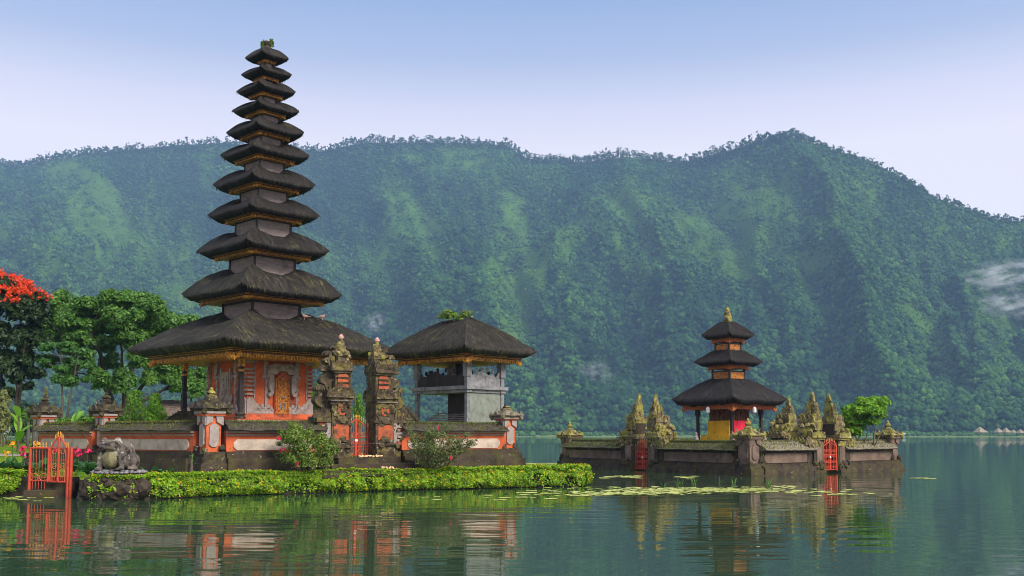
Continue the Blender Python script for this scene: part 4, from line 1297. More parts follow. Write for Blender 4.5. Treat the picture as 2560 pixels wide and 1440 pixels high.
def split_gate(label, origin, rz, sx, zs, mats, W, D, style, seed):
    """one half of a split gate. local x runs away from the opening (times sx), inner face is sheer at x = 0"""
    t = thing('gate_tower', label, 'gate tower', (origin[0], origin[1], 0), rz)
    zb, ztop = zs; H = (ztop - zb) * (1.0 if style == 'brick' else .90)
    rs_ = random.Random(seed)
    st, body, carve, wing_m, crown_m, tip_m = [M[k] for k in mats]
    def bx(m, x0, x1, yh, z0, z1, tx=0., ty=0.):
        a, b = sx * x0, sx * x1
        if a > b: a, b = b, a
        vs = [(a, -yh, z0), (b, -yh, z0), (b, yh, z0), (a, yh, z0)]
        if sx > 0: top = [(a, -yh + ty, z1), (b - tx, -yh + ty, z1), (b - tx, yh - ty, z1), (a, yh - ty, z1)]
        else: top = [(a + tx, -yh + ty, z1), (b, -yh + ty, z1), (b, yh - ty, z1), (a + tx, yh - ty, z1)]
        m.add(vs + top, [(3, 2, 1, 0), (4, 5, 6, 7), (0, 1, 5, 4), (1, 2, 6, 5), (2, 3, 7, 6), (3, 0, 4, 7)])
    d = D / 2
    m = MB(); bx(m, 0, W + .22, d + .16, zb, zb + H * .07); bx(m, .004, W + .12, d + .08, zb + H * .0702, zb + H * .12)
    for q in range(10): m.blob((sx * rs_.uniform(.15, W + .1), -d - .05, zb + H * rs_.uniform(.10, .17)), .15, q + seed, .35)
    m.build('gate_base', st, t, rough=(.02, 4, 2))
    m = MB(); bx(m, 0, W, d, zb + H * .12, zb + H * .47); bx(m, 0.003, W * (.84 if style == 'brick' else .68), d - (.05 if style == 'brick' else .14), zb + H * .54, zb + H * .69)
    m.build('gate_body', st, t, rough=(.012, 4, 2))
    if True:
        for (xa, xb, za, zc, yy) in (((.10, W - .06, .15, .285, d), (.22, W - .22, .36, .445, d), (.12, W * .84 - .10, .55, .685, d - .05)) if style == 'brick' else ((.12, W - .22, .15, .38, d),)):
            m = MB(); a, b = sorted((sx * xa, sx * xb)); m.prism(octpanel(a, b, zb + H * za, zb + H * zc, .07), -yy - .035, -yy + .05); m.build('red_panel' if style == 'brick' else 'stone_panel', body, t)
    # cornices, blind carvings
    m = MB()
    bx(m, -.03, W + .12, d + .10, zb + H * .472, zb + H * .497); bx(m, -.04, W + .20, d + .17, zb + H * .4975, zb + H * .539, .05, .05)
    W8 = W * (.84 if style == 'brick' else .62); d8 = d if style == 'brick' else d - .14
    bx(m, -.02, W8 + .10, d8 + .03, zb + H * .692, zb + H * .712); bx(m, -.03, W8 + .18, d8 + .10, zb + H * .7125, zb + H * .755, .06, .06)
    bx(m, 0.0, W8 * .86, d8 - .10, zb + H * .7555, zb + H * (.83 if style == 'brick' else .79), .10, .10)
    for yy in (-1, 1):
        for q in range(7):
            f = q / 6
            antefix(m, sx * (.05 + (W + .08) * f), yy * (d + .08), zb + H * .50, sx * (f - .2) * .3, yy, H * .075, .17)
            antefix(m, sx * (.05 + (W8 + .05) * f), yy * (d8 + .02), zb + H * .712, sx * (f - .2) * .3, yy, H * .075, .15)
        for q in range(16):
            m.blob((sx * rs_.uniform(.1, W), yy * d, zb + H * rs_.uniform(.37, .46)), (.12, .07, .10), q + seed, .35)
        if style == 'brick':
            m.blob((sx * W * .45, yy * d, zb + H * .315), (.26, .14, .22), 3, .3)
            for q in range(14): m.blob((sx * (W * .45 + rs_.uniform(-.30, .34)), yy * d, zb + H * rs_.uniform(.28, .37)), (.10, .07, .09), q + 7, .35)
            for q in range(3): bx(m, W * .12, W * .72, d - .0, zb + H * (.565 + q * .04), zb + H * (.580 + q * .04))
    for q in range(4):
        antefix(m, sx * (W + .16), -d + q * d * .66, zb + H * .50, sx, 0, H * .09, .2)
        antefix(m, sx * (W8 + .12), -d8 + q * d8 * .66, zb + H * .715, sx, 0, H * .085, .18)
    m.build('cornice_carving', carve, t, rough=(.022, 5, 1))
    if style == 'brick':
        m = MB()
        for q in range(5): bx(m, W + .10 + .09 * (q % 2), W + .26 + .09 * (q % 3), d - .04, zb + H * (.15 + q * .028), zb + H * (.168 + q * .028))
        bx(m, W + .10, W + .16, d - .045, zb + H * .15, zb + H * .28)
        bx(m, W + .02, W + .16, d - .046, zb + H * .128, zb + H * .30)
        m.build('pale_carving', M['pale'], t, rough=(.012, 6, 1))
        m = MB(); bx(m, 0, W + .06, d + .085, zb + H * .128, zb + H * .134); m.build('pale_band', M['pale'], t)
        m = MB(); bx(m, 0, W + .1, d + .125, zb + H * .468, zb + H * .4715); m.build('pale_band', M['pale'], t)
    # curled wings stepping down on the outer side
    def volute(x, z, w, h, th, name='wing_volute'):
        o = []
        for i in range(15):
            f = i / 14
            o.append((w * (.15 + .95 * math.sin(PI * min(1, f * 1.05)) ** .8 * (1 - f * .25)), h * f))
        cx_, cz_ = w * .62, h * 1.0
        curl = [(cx_ + w * .34 * math.cos(a_), cz_ + w * .34 * math.sin(a_)) for a_ in np.linspace(-.2, PI * 1.1, 8)]
        poly = [(0, 0)] + o[1:-1] + curl + [(w * .12, h * .92), (0, h * .8)]
        mm = MB(); mm.prism([(sx * (x + px_), z + pz_) for px_, pz_ in poly][::sx], -th, th)
        mm.build(name, wing_m, t, rough=(.02, 3, 1))
    if style == 'brick':
        volute(W * .72, zb + H * .755, .42, H * .085, .16)
        volute(W * .80, zb + H * .575, .52, H * .14, .18)
        volute(W + .02, zb + H * .40, .54, H * .16, .20)
        volute(W * .45, zb + H * .83, .30, H * .065, .13)
        # stepped shoulder next to the wall
        m = MB()
        bx(m, W + .004, W + .50, d - .12, zb + H * .12, zb + H * .30); m.build('gate_shoulder', body, t)
        m = MB(); bx(m, W + .006, W + .58, d - .02, zb + H * .302, zb + H * .345); bx(m, W + .01, W + .46, d - .10, zb + H * .3455, zb + H * .41, .12, .06)
        for q in range(12): m.blob((sx * (W + rs_.uniform(.05, .6)), -d + .1, zb + H * rs_.uniform(.17, .29)), (.10, .07, .11), q + 9, .35)
        for q in range(5): antefix(m, sx * (W + .1 + .13 * q), -d + .06, zb + H * .335, sx * .3, -1, H * .06, .14)
        m.build('shoulder_carving', carve, t, rough=(.022, 5, 1))
    else:
        m = MB()
        bx(m, W + .004, W + .42, d - .10, zb + H * .12, zb + H * .36); m.build('gate_shoulder', st, t, rough=(.012, 4, 2))
        m = MB()
        bx(m, W + .006, W + .58, d + .02, zb + H * .362, zb + H * .415, .04, .04); bx(m, W + .01, W + .40, d - .08, zb + H * .4155, zb + H * .47, .10, .08)
        bx(m, W * .8, W + .16, d - .12, zb + H * .54, zb + H * .62, .12, .08)
        for q in range(6):
            antefix(m, sx * (W + .52), -d + q * d * .4, zb + H * .37, sx, 0, H * .13, .18)
            antefix(m, sx * (W + .12 * q), -d - .0, zb + H * .40, sx * .3, -1, H * .085, .17)
            m.blob((sx * (W + rs_.uniform(.1, .5)), -d + .0, zb + H * rs_.uniform(.36, .5)), .13, q, .4)
        for q in range(16): m.blob((sx * (W + rs_.uniform(-.35, .22)), rs_.uniform(-d, d), zb + H * rs_.uniform(.52, .68)), .14, q + 30, .4)
        for q in range(40):
            side_ = q % 3
            xx = rs_.uniform(.02, W8) if side_ < 2 else W8; yy = (-d8 if side_ == 0 else d8) if side_ < 2 else rs_.uniform(-d8, d8)
            m.blob((sx * xx, yy, zb + H * rs_.uniform(.53, .72)), (.10, .10, .13), q + 60, .4)
        for q in range(8):
            f = q / 7
            antefix(m, sx * (W8 * f), -d8 - .02, zb + H * .60, sx * (f - .3), -1, H * .11, .18); antefix(m, sx * (W8 * f), -d8 + .06, zb + H * .72, sx * (f - .3), -1, H * .10, .15)
            antefix(m, sx * (W8 + .04), -d8 + 2 * d8 * f, zb + H * .60, sx, 0, H * .11, .18); antefix(m, sx * (W8 * .85), -d8 + 2 * d8 * f, zb + H * .72, sx, 0, H * .10, .15)
        m.build('shoulder_carving', carve, t, rough=(.03, 5, 1))
    # crown
    m = MB()
    if style == 'brick':
        bx(m, 0.002, W * .6, d - .16, zb + H * .8302, zb + H * .875, .08, .08)
        for q in range(26): m.blob((sx * rs_.uniform(.0, W * .62), rs_.uniform(-d + .1, d - .1), zb + H * rs_.uniform(.80, .885)), .10, q, .4)
        c = m.build('crown', crown_m, t, rough=(.02, 5, 1))
        m = MB(); x = sx * W * .32
        for q, (dx, dz, r) in enumerate(((0, .88, .17), (.10, .90, .11), (-.11, .905, .12), (0, .925, .13), (.07, .945, .08), (-.08, .94, .09), (0, .958, .09))):
            m.blob((x + dx, dx * .4, zb + H * dz), (r, r, r * 1.25), q, .3)
        m.tube([(x - .1, 0, zb + H * .93), (x - .02, 0, zb + H * .965), (x + .05, 0, zb + H * .955)], .035)
        m.build('figure', crown_m, t, rough=(.02, 6, 1))
        m = MB(); m.lathe([(.04, -.09), (.10, -.02), (.09, .06), (.02, .13)], 8, (x, 0, zb + H * .985)); m.build('bud', tip_m, t)
    else:
        z = zb + H * .755; w0 = W * .30
        n = 9
        for q in range(n):
            f = q / n; hh = H * .35 / n
            ww = w0 * (1 - f) ** .8 + .04; yy = (d * .55) * (1 - f) ** .8 + .04
            bx(m, .02, .02 + ww, yy, z + q * hh + .001, z + (q + 1) * hh, ww * .18, yy * .18)
            if q < 5:
                for k in range(4): antefix(m, sx * (.02 + ww * (k / 3)), -yy, z + q * hh, sx * (k / 3), -1, hh * 1.7, .10 * (1 - f * .5))
                for k in range(3): antefix(m, sx * (.02 + ww), -yy + yy * k, z + q * hh, sx, 0, hh * 1.5, .09 * (1 - f * .5))
        for q in range(14): m.blob((sx * rs_.uniform(.0, w0 + .08), rs_.uniform(-d * .5, d * .5), z + rs_.uniform(-.10, .05)), .10, q, .4)
        m.tube([(sx * .10, 0, zb + H * 1.08), (sx * .09, 0, zb + H * 1.11), (sx * .09, 0, zb + H * 1.13)], [.07, .035, .012], 5)
        m.build('crown', crown_m, t, rough=(.028, 5, 1))
    return t

def iron_leaf(parent, x0, x1, y, z0, z1, arch, bars, gold, iron, scroll, hinge):
    """one leaf of a wrought gate: frame, bars with gilt spear tips, scrolls"""
    m = MB(); r = .022
    L = x1 - x0
    def top(f): return z1 + arch * (f if hinge < 0 else 1 - f) ** 1.3
    m.tube([(x0, y, z0), (x0, y, top(0))], r * 1.5, 5); m.tube([(x1, y, z0), (x1, y, top(1))], r * 1.5, 5)
    m.tube([(x0 + L * i / 6, y, top(i / 6)) for i in range(7)], r * 1.2, 5)
    for f in (.0, .30, .62): m.tube([(x0, y, z0 + (z1 - z0) * f + .03), (x1, y, z0 + (z1 - z0) * f + .03)], r, 5)
    for i in range(bars):
        f = (i + 1) / (bars + 1); m.tube([(x0 + L * f, y, z0), (x0 + L * f, y, top(f) + .10)], .014, 5)
    leaf = m.build('gate_leaf', iron, parent)
    m = MB()
    for (fz, k) in scroll:
        z = z0 + (z1 - z0) * fz
        for i in range(k):
            cx_ = x0 + L * (i + .5) / k; rr = L / k * .46
            m.tube([(cx_ + rr * math.cos(a_) * (1 - .06 * j), y - .01, z + rr * 1.15 * math.sin(a_) * (1 - .06 * j)) for j, a_ in enumerate(np.linspace(0, 2 * PI * 1.15, 12))], .016, 4)
    m.build('scrollwork', iron, leaf)
    m = MB()
    for i in range(bars + 2):
        f = i / (bars + 1)
        m.lathe([(.012, 0), (.034, .03), (.016, .06), (.032, .09), (.004, .19)], 6, (x0 + L * f, y, top(f) + (.08 if 0 < i < bars + 1 else .0)))
    m.build('spear_tips', gold, leaf)
    return leaf

def iron_gate(label, origin, rz, w, z0, z1, arch, frame_posts=True, bars=4, gold='gold_tip', scroll=((.14, 2), (.46, 3), (.75, 3)), open_=0.0):
    t = thing('iron_gate', label, 'gate', (origin[0], origin[1], 0), rz)
    if frame_posts:
        for s in (-1, 1):
            m = MB(); m.tube([(s * w / 2, 0, z0), (s * w / 2, 0, z1 + .05)], .035, 6); m.build('gate_post', M['iron'], t)
    for s in (-1, 1):
        a, b = (-w / 2 + .05, -.02) if s < 0 else (.02, w / 2 - .05)
        iron_leaf(t, a, b, 0, z0 + .04, z1, arch, bars, M[gold], M['iron'], scroll, s)
    m = MB(); m.box(-.05, .05, -.04, .04, z0 + (z1 - z0) * .52, z0 + (z1 - z0) * .60); m.build('lock', M['white_paint'], t)
    return t

# the brick split gate of the near wall
ZG0 = at(900, 1143, 37.6).z
GM = ('gate_stone', 'red_worn', 'gate_stone', 'gate_stone', 'mossy', 'pink_bud')
split_gate('left half of the tall split gate with curling stone wings', onR(5.05), aR, -1, (ZG0 - .1, at(857, 838, 37).z), GM, .76, .88, 'brick', 5)
split_gate('right half of the tall split gate, its sheer dark inner side showing', onR(6.05), aR, 1, (ZG0 - .1, at(930, 846, 37.8).z), GM, .76, .88, 'brick', 8)
iron_gate('ornate red iron gate between the halves of the tall split gate', onR(5.55) + Vector((-.25, .36)) * .4, aR, 1.06, ZG0, at(900, 1068, 37.8).z, .30)
# stone steps up to it
t = thing('stone_steps', 'dark mossy stone steps leading up to the tall split gate', 'steps', (*onR(5.55), 0), aR)
for k, (w, y0, z) in enumerate(((1.25, -1.05, ZG0), (1.75, -1.6, ZG0 - .21), (2.3, -2.15, ZG0 - .40))):
    m = MB(); m.box(-w, w, y0, -.3 + .002 * k, LAWN - .1, z); m.build('step', M['stone_base'], t, rough=(.012, 3, 3))
for s in (-1, 1):
    m = MB(); m.box(s * 1.9 - .28, s * 1.9 + .28, -1.5, -.5, LAWN - .1, ZG0 - .12); m.build('cheek_block', M['stone_base'], t, rough=(.015, 3, 2))
rr = random.Random(9)
for (fx, fy, zz, lab) in ((-.05, -.62, ZG0, 'small heap of petal offerings on the top step before the iron gate'), (.35, -.7, ZG0, 'pale petal offerings by the right gate half on the top step'), (.3, -1.85, ZG0 - .40, 'scattered yellow petals on the lowest gate step')):
    m = MB(); c = onR(5.55)
    for q in range(16): m.blob((rr.uniform(-.22, .22), rr.uniform(-.12, .12), rr.uniform(.02, .07)), (.06, .05, .03), q, .4)
    o = m.build('offering', M['offering']); w_ = Vector((math.cos(aR) * fx - math.sin(aR) * fy, math.sin(aR) * fx + math.cos(aR) * fy))
    o.location = (c.x + w_.x, c.y + w_.y, zz + .01); o.rotation_euler = (0, 0, aR); tag(o, lab, 'offering')
# small dark shrine tops behind the wall
def stone_shrine(label, p, w, z0, z1, seed):
    t = thing('stone_shrine', label, 'shrine', (p[0], p[1], 0), aR)
    m = MB(); H = z1 - z0
    m.loft([(LAWN, w * .75, w * .75), (z0, w * .7, w * .7)]); m.build('shrine_shaft', M['stone'], t)
    m = MB()
    for q in range(6):
        f = q / 6; ww = w * (1 - f * .8)
        m.loft([(z0 + H * .72 * f, ww, ww), (z0 + H * .72 * (f + 1 / 6) - .004, ww * .8, ww * .8)])
        for sx, sy in ((-1, -1), (1, -1), (1, 1), (-1, 1)): antefix(m, sx * ww * .9, sy * ww * .9, z0 + H * .72 * f, sx, sy, H * .2, .14 * w / .5)
    m.build('shrine_crown', M['stone'], t, rough=(.025, 5, 1))
    m = MB(); m.lathe([(.14, 0), (.17, H * .06), (.08, H * .11), (.12, H * .17), (.05, H * .22), (.01, H * .32)], 8, (0, 0, z0 + H * .70)); m.build('finial', M['stone'], t)
p_ = at(1003, 1050, 40.4); stone_shrine('small dark stone shrine top between the split gate and the pavilion', p_, .55, at(1003, 1058, 40.4).z, at(1003, 1000, 40.4).z, 3)
p_ = at(462, 1050, 47); stone_shrine('low dark stone shrine behind the wall by the pagoda column', p_, .7, at(462, 1055, 47).z, at(462, 1020, 47).z, 4)

# ------------------------------------------------------------------ the walled islet with the small tower
N2 = Vector((11.59, 49.34)); bR, bL = R(38), R(120)
eR, eL = Vector((math.cos(bR), math.sin(bR))), Vector((math.cos(bL), math.sin(bL)))
def onR2(t): return N2 + eR * t
def onL2(t): return N2 + eL * t
Z2 = lambda py: at(1877, py, 48.3).z
WZ2 = (-.6, Z2(1170), Z2(1163), Z2(1160), Z2(1135), Z2(1128), Z2(1104))
SM = ('stone_base', 'stone_base', 'stone_base', 'brown_panel', 'moss_cap')
SMR = ('stone_base', 'stone_base', 'stone_base', 'brown_panel', 'lichen_pink')
LB = R(120 + 180)
wall_run('dark mossy wall bay of the islet left of its first red gate', onL2(15.9), onL2(9.6), WZ2, SM, 1, .40, seed=21)
wall_run('dark mossy wall bay of the islet between its first gate and near corner', onL2(6.5), onL2(.4), WZ2, SM, 1, .40, seed=22)
wall_run('lichen-topped wall bay of the islet right of its near corner', onR2(.4), onR2(4.7), WZ2, SMR, 1, .40, seed=23, cap_moss='lichen_leaf')
wall_run('lichen-topped wall bay at the far right end of the islet', onR2(7.2), onR2(12.0), WZ2, SMR, 1, .40, seed=24, cap_moss='lichen_leaf')
# far sides of the islet, closing it
wall_run('back wall of the islet on the lake side behind the bushy tree', onR2(12.3) + eL * 15.9, onR2(12.3) + eL * .5, WZ2, SM, 1, .40, seed=25)
wall_run('back wall of the islet on the far side of the small tower', onL2(15.9) + eR * 12.0, onL2(15.9) + eR * .4, WZ2, SM, 1, .40, seed=26)
PZ2 = (-.6, Z2(1160), Z2(1100), Z2(1072), Z2(1044))
PM2 = ('stone_base', 'brown_panel', 'brown_panel', 'mossy', 'mossy')
ornate_pillar('mossy corner pillar nearest the camera on the islet wall', N2, bR, PZ2, PM2, .36, seed=31)
ornate_pillar('mossy pillar at the left end of the islet wall', onL2(15.9), bR, PZ2, PM2, .36, seed=32)
ornate_pillar('mossy pillar at the right end of the islet wall', onR2(12.3), bR, PZ2, PM2, .34, seed=33)
TG = ('stone_base', 'brown_panel', 'mossy', 'mossy', 'mossy', 'mossy')
YA = onL2(8.03).y
zt_ = at(1590, 984, YA).z
split_gate('mossy left half of the islet split gate facing the camera', onL2(8.68), LB, -1, (-.1, zt_), TG, .86, 1.1, 'stone', 41)
split_gate('mossy right half of the islet split gate facing the camera', onL2(7.33), LB, 1, (-.1, at(1650, 986, YA - .6).z), TG, .86, 1.1, 'stone', 43)
iron_gate('red scrolled iron gate standing in the water between mossy gate halves, left on the islet', onL2(8.03) - Vector((0.87, .5)) * .35, LB, 1.34, .02, at(1615, 1118, YA).z, .28, bars=3, gold='orange_iron', scroll=((.12, 3), (.34, 3), (.56, 3), (.78, 3)))
YB = onR2(5.9).y
split_gate('mossy left half of the islet side gate with a tall spire', onR2(5.32), bR, -1, (-.1, at(2026, 981, YB).z), TG, .80, 1.1, 'stone', 45)
split_gate('mossy right half of the islet side gate, dark inner side showing', onR2(6.62), bR, 1, (-.1, at(2068, 984, YB).z), TG, .80, 1.1, 'stone', 47)
iron_gate('narrow red iron gate in the side gate of the islet, right of the small tower', onR2(5.96) + Vector((.3, -.4)), bR, 1.2, .1, at(2055, 1114, YB).z, .22, bars=3, gold='orange_iron', scroll=((.12, 3), (.34, 3), (.56, 3), (.78, 3)))
# a third gate half showing over the wall behind
q_ = at(1975, 1100, 62.0)
split_gate('mossy gate half rising behind the islet wall right of the small tower', (q_.x, q_.y), bR, -1, (.6, at(1975, 996, 62).z), TG, .90, 1.1, 'stone', 49)
# terrace floor inside the islet
c4 = [N2, onR2(12.3), onR2(12.3) + eL * 15.9, onL2(15.9)]
m = MB(); m.add([(p.x, p.y, 1.22) for p in c4] + [(p.x, p.y, -1) for p in c4], [(0, 1, 2, 3), (0, 4, 5, 1), (1, 5, 6, 2), (2, 6, 7, 3), (3, 7, 4, 0)])
o = m.build('islet_ground', M['stone_base']); tag(o, 'stone terrace inside the islet walls', 'terrace', kind='structure')
# a stone ledge at the waterline of the islet
def guardian(label, p, s, rz, mat='pale'):
    t = thing('guardian_statue', label, 'statue', p, rz)
    m = MB(); m.box(-.16 * s, .16 * s, -.16 * s, .16 * s, 0, .14 * s); m.build('statue_foot', M['stone'], t)
    m = MB()
    for q, (x, y, z, r) in enumerate(((0, 0, .30, .17), (0, -.02, .50, .15), (0, -.03, .72, .12), (.12, -.08, .48, .08), (-.12, -.08, .48, .08), (.1, -.12, .25, .10), (-.1, -.12, .25, .10), (0, -.12, .69, .06), (0, 0, .82, .08))):
        m.blob((x * s, y * s, z * s), (r * s, r * s, r * s * 1.2), q, .12, 2)
    o = m.build('statue_figure', M[mat], t, smooth=True)
    md = o.modifiers.new('fuse', 'REMESH'); md.mode = 'VOXEL'; md.voxel_size = .035 * s; md.use_smooth_shade = True
    return t
for (px, py, Y, lab) in ((1740, 1100, 56.5, 'small pale guardian statue by the left column of the three-roofed tower'), (1832, 1101, 53.5, 'small grey guardian statue before the yellow skirt of the shrine'), (1910, 1102, 57.5, 'small pale guardian statue beyond the right column of the three-roofed tower')):
    p_ = at(px, py + 6, Y); p_.z = at(px, 1106, Y).z if True else 1.22; p_.z = max(1.225, min(p_.z, 1.6))
    guardian(lab, p_, at(px, 1086, Y).z - p_.z + .2, TR)

# ------------------------------------------------------------------ red water gate on the left bank
GY = 32.6
gl, gr, gm = on_level(72, 1238), on_level(178, 1243), None
gl = at(72, 1238, GY); gr = at(175, 1240, GY - .25)
W_ = (gr - gl).length
t = thing('water_gate', 'red iron gate with a hooped top standing at the water on the left bank', 'gate', (gl.x, gl.y, 0), math.atan2(gr.y - gl.y, gr.x - gl.x))
zt1 = at(72, 1118, GY).z; zb1 = at(110, 1203, GY).z
s1 = W_ * .45
for (x, r, z0) in ((0, .045, -.4), (s1, .038, zb1 - .02), (W_ * .93, .05, -.4), (W_, .05, -.4)):
    m = MB(); m.tube([(x, 0, z0), (x, 0, zt1 if x != s1 else zt1)], r, 6); m.build('gate_post', M['iron'], t)
m = MB(); m.tube([(0, 0, zt1 - .03), (s1, 0, zt1 - .03)], .03, 5); m.tube([(0, 0, zb1 - .1 + .12), (s1, 0, zb1 + .02)], .02, 5)
for q in range(5):
    x = s1 * (q + 1) / 6; m.tube([(x, 0, zb1 - .25), (x, 0, zt1)], .008, 5)
fx = m.build('fixed_panel', M['iron'], t)
m = MB()
for q in range(5): m.lathe([(.010, 0), (.024, .03), (.012, .06), (.024, .10), (.003, .20)], 6, (s1 * (q + 1) / 6, 0, zt1 - .02))
m.build('spear_tips', M['gold_tip'], fx)
m = MB()
for cx_ in (s1 * .25, s1 * .75):
    m.tube([(cx_ + s1 * .22 * math.cos(a_), 0, zb1 + .13 + .12 * math.sin(a_)) for a_ in np.linspace(0, 2 * PI, 12)], .013, 4)
m.tube([(0, 0, zb1 + .13), (s1, 0, zb1 + .13)], .010, 4); m.build('scrollwork', M['orange_iron'], fx)
m = MB(); x0, x1 = s1 + .05, W_ * .93 - .05; L = x1 - x0
hoop = [(x0 + L * f, 0, zt1 - .04 + .37 * math.sin(PI * f) ** 1.35) for f in np.linspace(0, 1, 17)]
m.tube(hoop, .028, 6); m.tube([(x0, 0, zb1), (x1, 0, zb1 - .02)], .026, 5)
m.tube([(x0, 0, zb1), (x0, 0, zt1 - .03)], .024, 5); m.tube([(x1, 0, zb1 - .02), (x1, 0, zt1 - .03)], .024, 5)
m.tube([(x0 + L * .5, 0, zb1), (x0 + L * .5, 0, zt1 + .33)], .042, 6)
m.tube([(x0, 0, zb1 + (zt1 - zb1) * .62), (x1, 0, zb1 + (zt1 - zb1) * .62)], .014, 5)
for q in range(8):
    f = (q + .7) / 8.4
    if abs(f - .5) > .04: m.tube([(x0 + L * f, 0, zb1), (x0 + L * f, 0, zt1 + .0)], .008, 5)
lf = m.build('gate_leaf', M['iron'], t)
m = MB()
for f in (.28, .36, .44, .56, .64, .72, .05, .95, 1.05):
    z = zt1 - .04 + .37 * (math.sin(PI * f) ** 1.35 if 0 < f < 1 else 0); m.lathe([(.010, 0), (.024, .03), (.012, .06), (.024, .10), (.003, .20)], 6, (x0 + L * f, 0, z))
m.build('spear_tips', M['gold_tip'], lf)
m = MB()
for sg in (-1, 1):
    for (cz, r) in ((.22, .13), (.48, .11), (.95, .10)):
        m.tube([(x0 + L * .5 + sg * L * .24 + r * math.cos(a_) * (1 - .05 * j), 0, zb1 + cz + r * math.sin(a_) * (1 - .05 * j)) for j, a_ in enumerate(np.linspace(0, 2 * PI * 1.1, 11))], .012, 4)
m.tube([(x0, 0, zb1 + .48), (x1, 0, zb1 + .48)], .008, 4)
for f in (.26, .74): m.tube([(x0 + L * f + .09 * (1 if f > .5 else -1), 0, zb1), (x0 + L * f + .09 * (1 if f > .5 else -1), 0, zt1 - .1)], .008, 4)
m.build('scrollwork', M['orange_iron'], lf)
# its two water steps
t = thing('stone_steps', 'two dark stone steps rising from the water inside the red water gate', 'steps', (gl.x, gl.y, 0), math.atan2(gr.y - gl.y, gr.x - gl.x))
zs1 = at(110, 1206, 32.8).z; zs0 = at(100, 1226, 32.4).z
m = MB(); m.box(.02, W_ * .62, -.30, .9, -.5, zs0); m.build('step', M['stone_base'], t, rough=(.01, 3, 2))
m = MB(); m.box(W_ * .32, W_ * .92, .12, 1.3, -.5, zs1); m.build('step', M['stone_base'], t, rough=(.01, 3, 2))

# ------------------------------------------------------------------ frog statue on its pebble ring, lava rocks under it
FY = 31.6
fp = at(296, 1176, FY)
m = MB()
PX = mpp(FY)
def fb(px, py, dy, rx, ry, rz_, sub=2): # blob from photo measures round the frog (local)
    m.blob(((px - 296) * PX, dy, (1176 - py) * PX), (rx * PX, ry * PX, rz_ * PX), 1, 0.0, sub)
fb(303, 1146, .10, 34, 36, 31, 3)      # belly
fb(300, 1126, .06, 31, 34, 25, 3)      # shoulders
fb(283, 1117, -.14, 31, 28, 17, 3)     # head
fb(274, 1116, -.28, 24, 18, 11, 3)     # broad muzzle
fb(280, 1143, -.16, 27, 22, 30, 3)     # chest under the throat
fb(265, 1102, -.26, 8, 8, 9, 2); fb(296, 1101, -.18, 9, 8, 9, 2)   # brows
fb(333, 1153, .04, 13, 22, 19, 3); fb(256, 1156, .25, 10, 20, 18, 3)  # haunches
fb(310, 1150, -.34, 9, 10, 24, 2); fb(307, 1134, -.26, 11, 12, 14, 2)  # left front leg
fb(256, 1154, -.24, 8, 9, 22, 2)       # right front leg
fb(308, 1172, -.46, 12, 14, 5, 2); fb(256, 1172, -.38, 11, 13, 5, 2); fb(334, 1171, -.24, 14, 18, 6, 2) # feet
t = thing('frog_statue', 'stone frog statue with a pale throat sitting on a ring of pebbles', 'statue', fp, R(8))
o = m.build('frog_body', M['frog'], t, smooth=True)
md = o.modifiers.new('fuse', 'REMESH'); md.mode = 'VOXEL'; md.voxel_size = .030; md.use_smooth_shade = True
sm = o.modifiers.new('soften', 'SMOOTH'); sm.iterations = 4; sm.factor = .5
m = MB()
for (px, dy) in ((264, -.35), (295, -.27)): m.blob(((px - 296) * PX, dy, (1176 - 1103) * PX), .05, 2, 0, 2)
m.build('eye', M['pebble'], t, smooth=True)
M['throat'] = mk('pale_throat', (0.11, 0.10, 0.045), (0.27, 0.24, 0.13), 4, [((0.12, 0.11, 0.05), 5, .55, .7)], .6, .3, 14, (3, 1, 1))
m = MB(); m.blob(((280 - 296) * PX, -.19, (1176 - 1145) * PX), (24 * PX, 21 * PX, 28 * PX), 3, .0, 3)
m.build('throat', M['throat'], t, smooth=True, rough=(.015, 6, 0))
m = MB(); m.tube([((274 - 296) * PX + 25 * PX * math.cos(a_), -.27 + 20 * PX * math.sin(a_), (1176 - 1122 - 3 * abs(math.cos(a_))) * PX) for a_ in np.linspace(-PI * .98, -PI * .02, 11)], .012, 4); m.build('mouth_line', M['stone'], t)
# ring of painted pebbles
pz = at(292, 1200, FY).z
t = thing('pebble_plinth', 'round plinth ringed with painted pebbles under the frog statue', 'plinth', (fp.x, fp.y + .05, 0), 0)
rad = 62 * PX
m = MB(); m.lathe([(rad * .95, LAWN - .4), (rad * .95, fp.z - .08), (rad * .86, fp.z - .01)], 24); m.build('plinth_drum', M['stone'], t)
m = MB(); rr = random.Random(3)
for row in range(3):
    for q in range(34):
        a_ = 2 * PI * (q + row * .5) / 34
        m.blob((rad * math.cos(a_), rad * math.sin(a_), fp.z - .05 - row * .10), (.085, .085, .045), q + row, .15)
for q in range(40):
    a_ = rr.uniform(0, 2 * PI); r_ = rad * rr.uniform(.72, .95); m.blob((r_ * math.cos(a_), r_ * math.sin(a_), fp.z - .01), (.07, .07, .04), q, .2)
m.build('pebble_ring', M['pebble'], t, smooth=True)
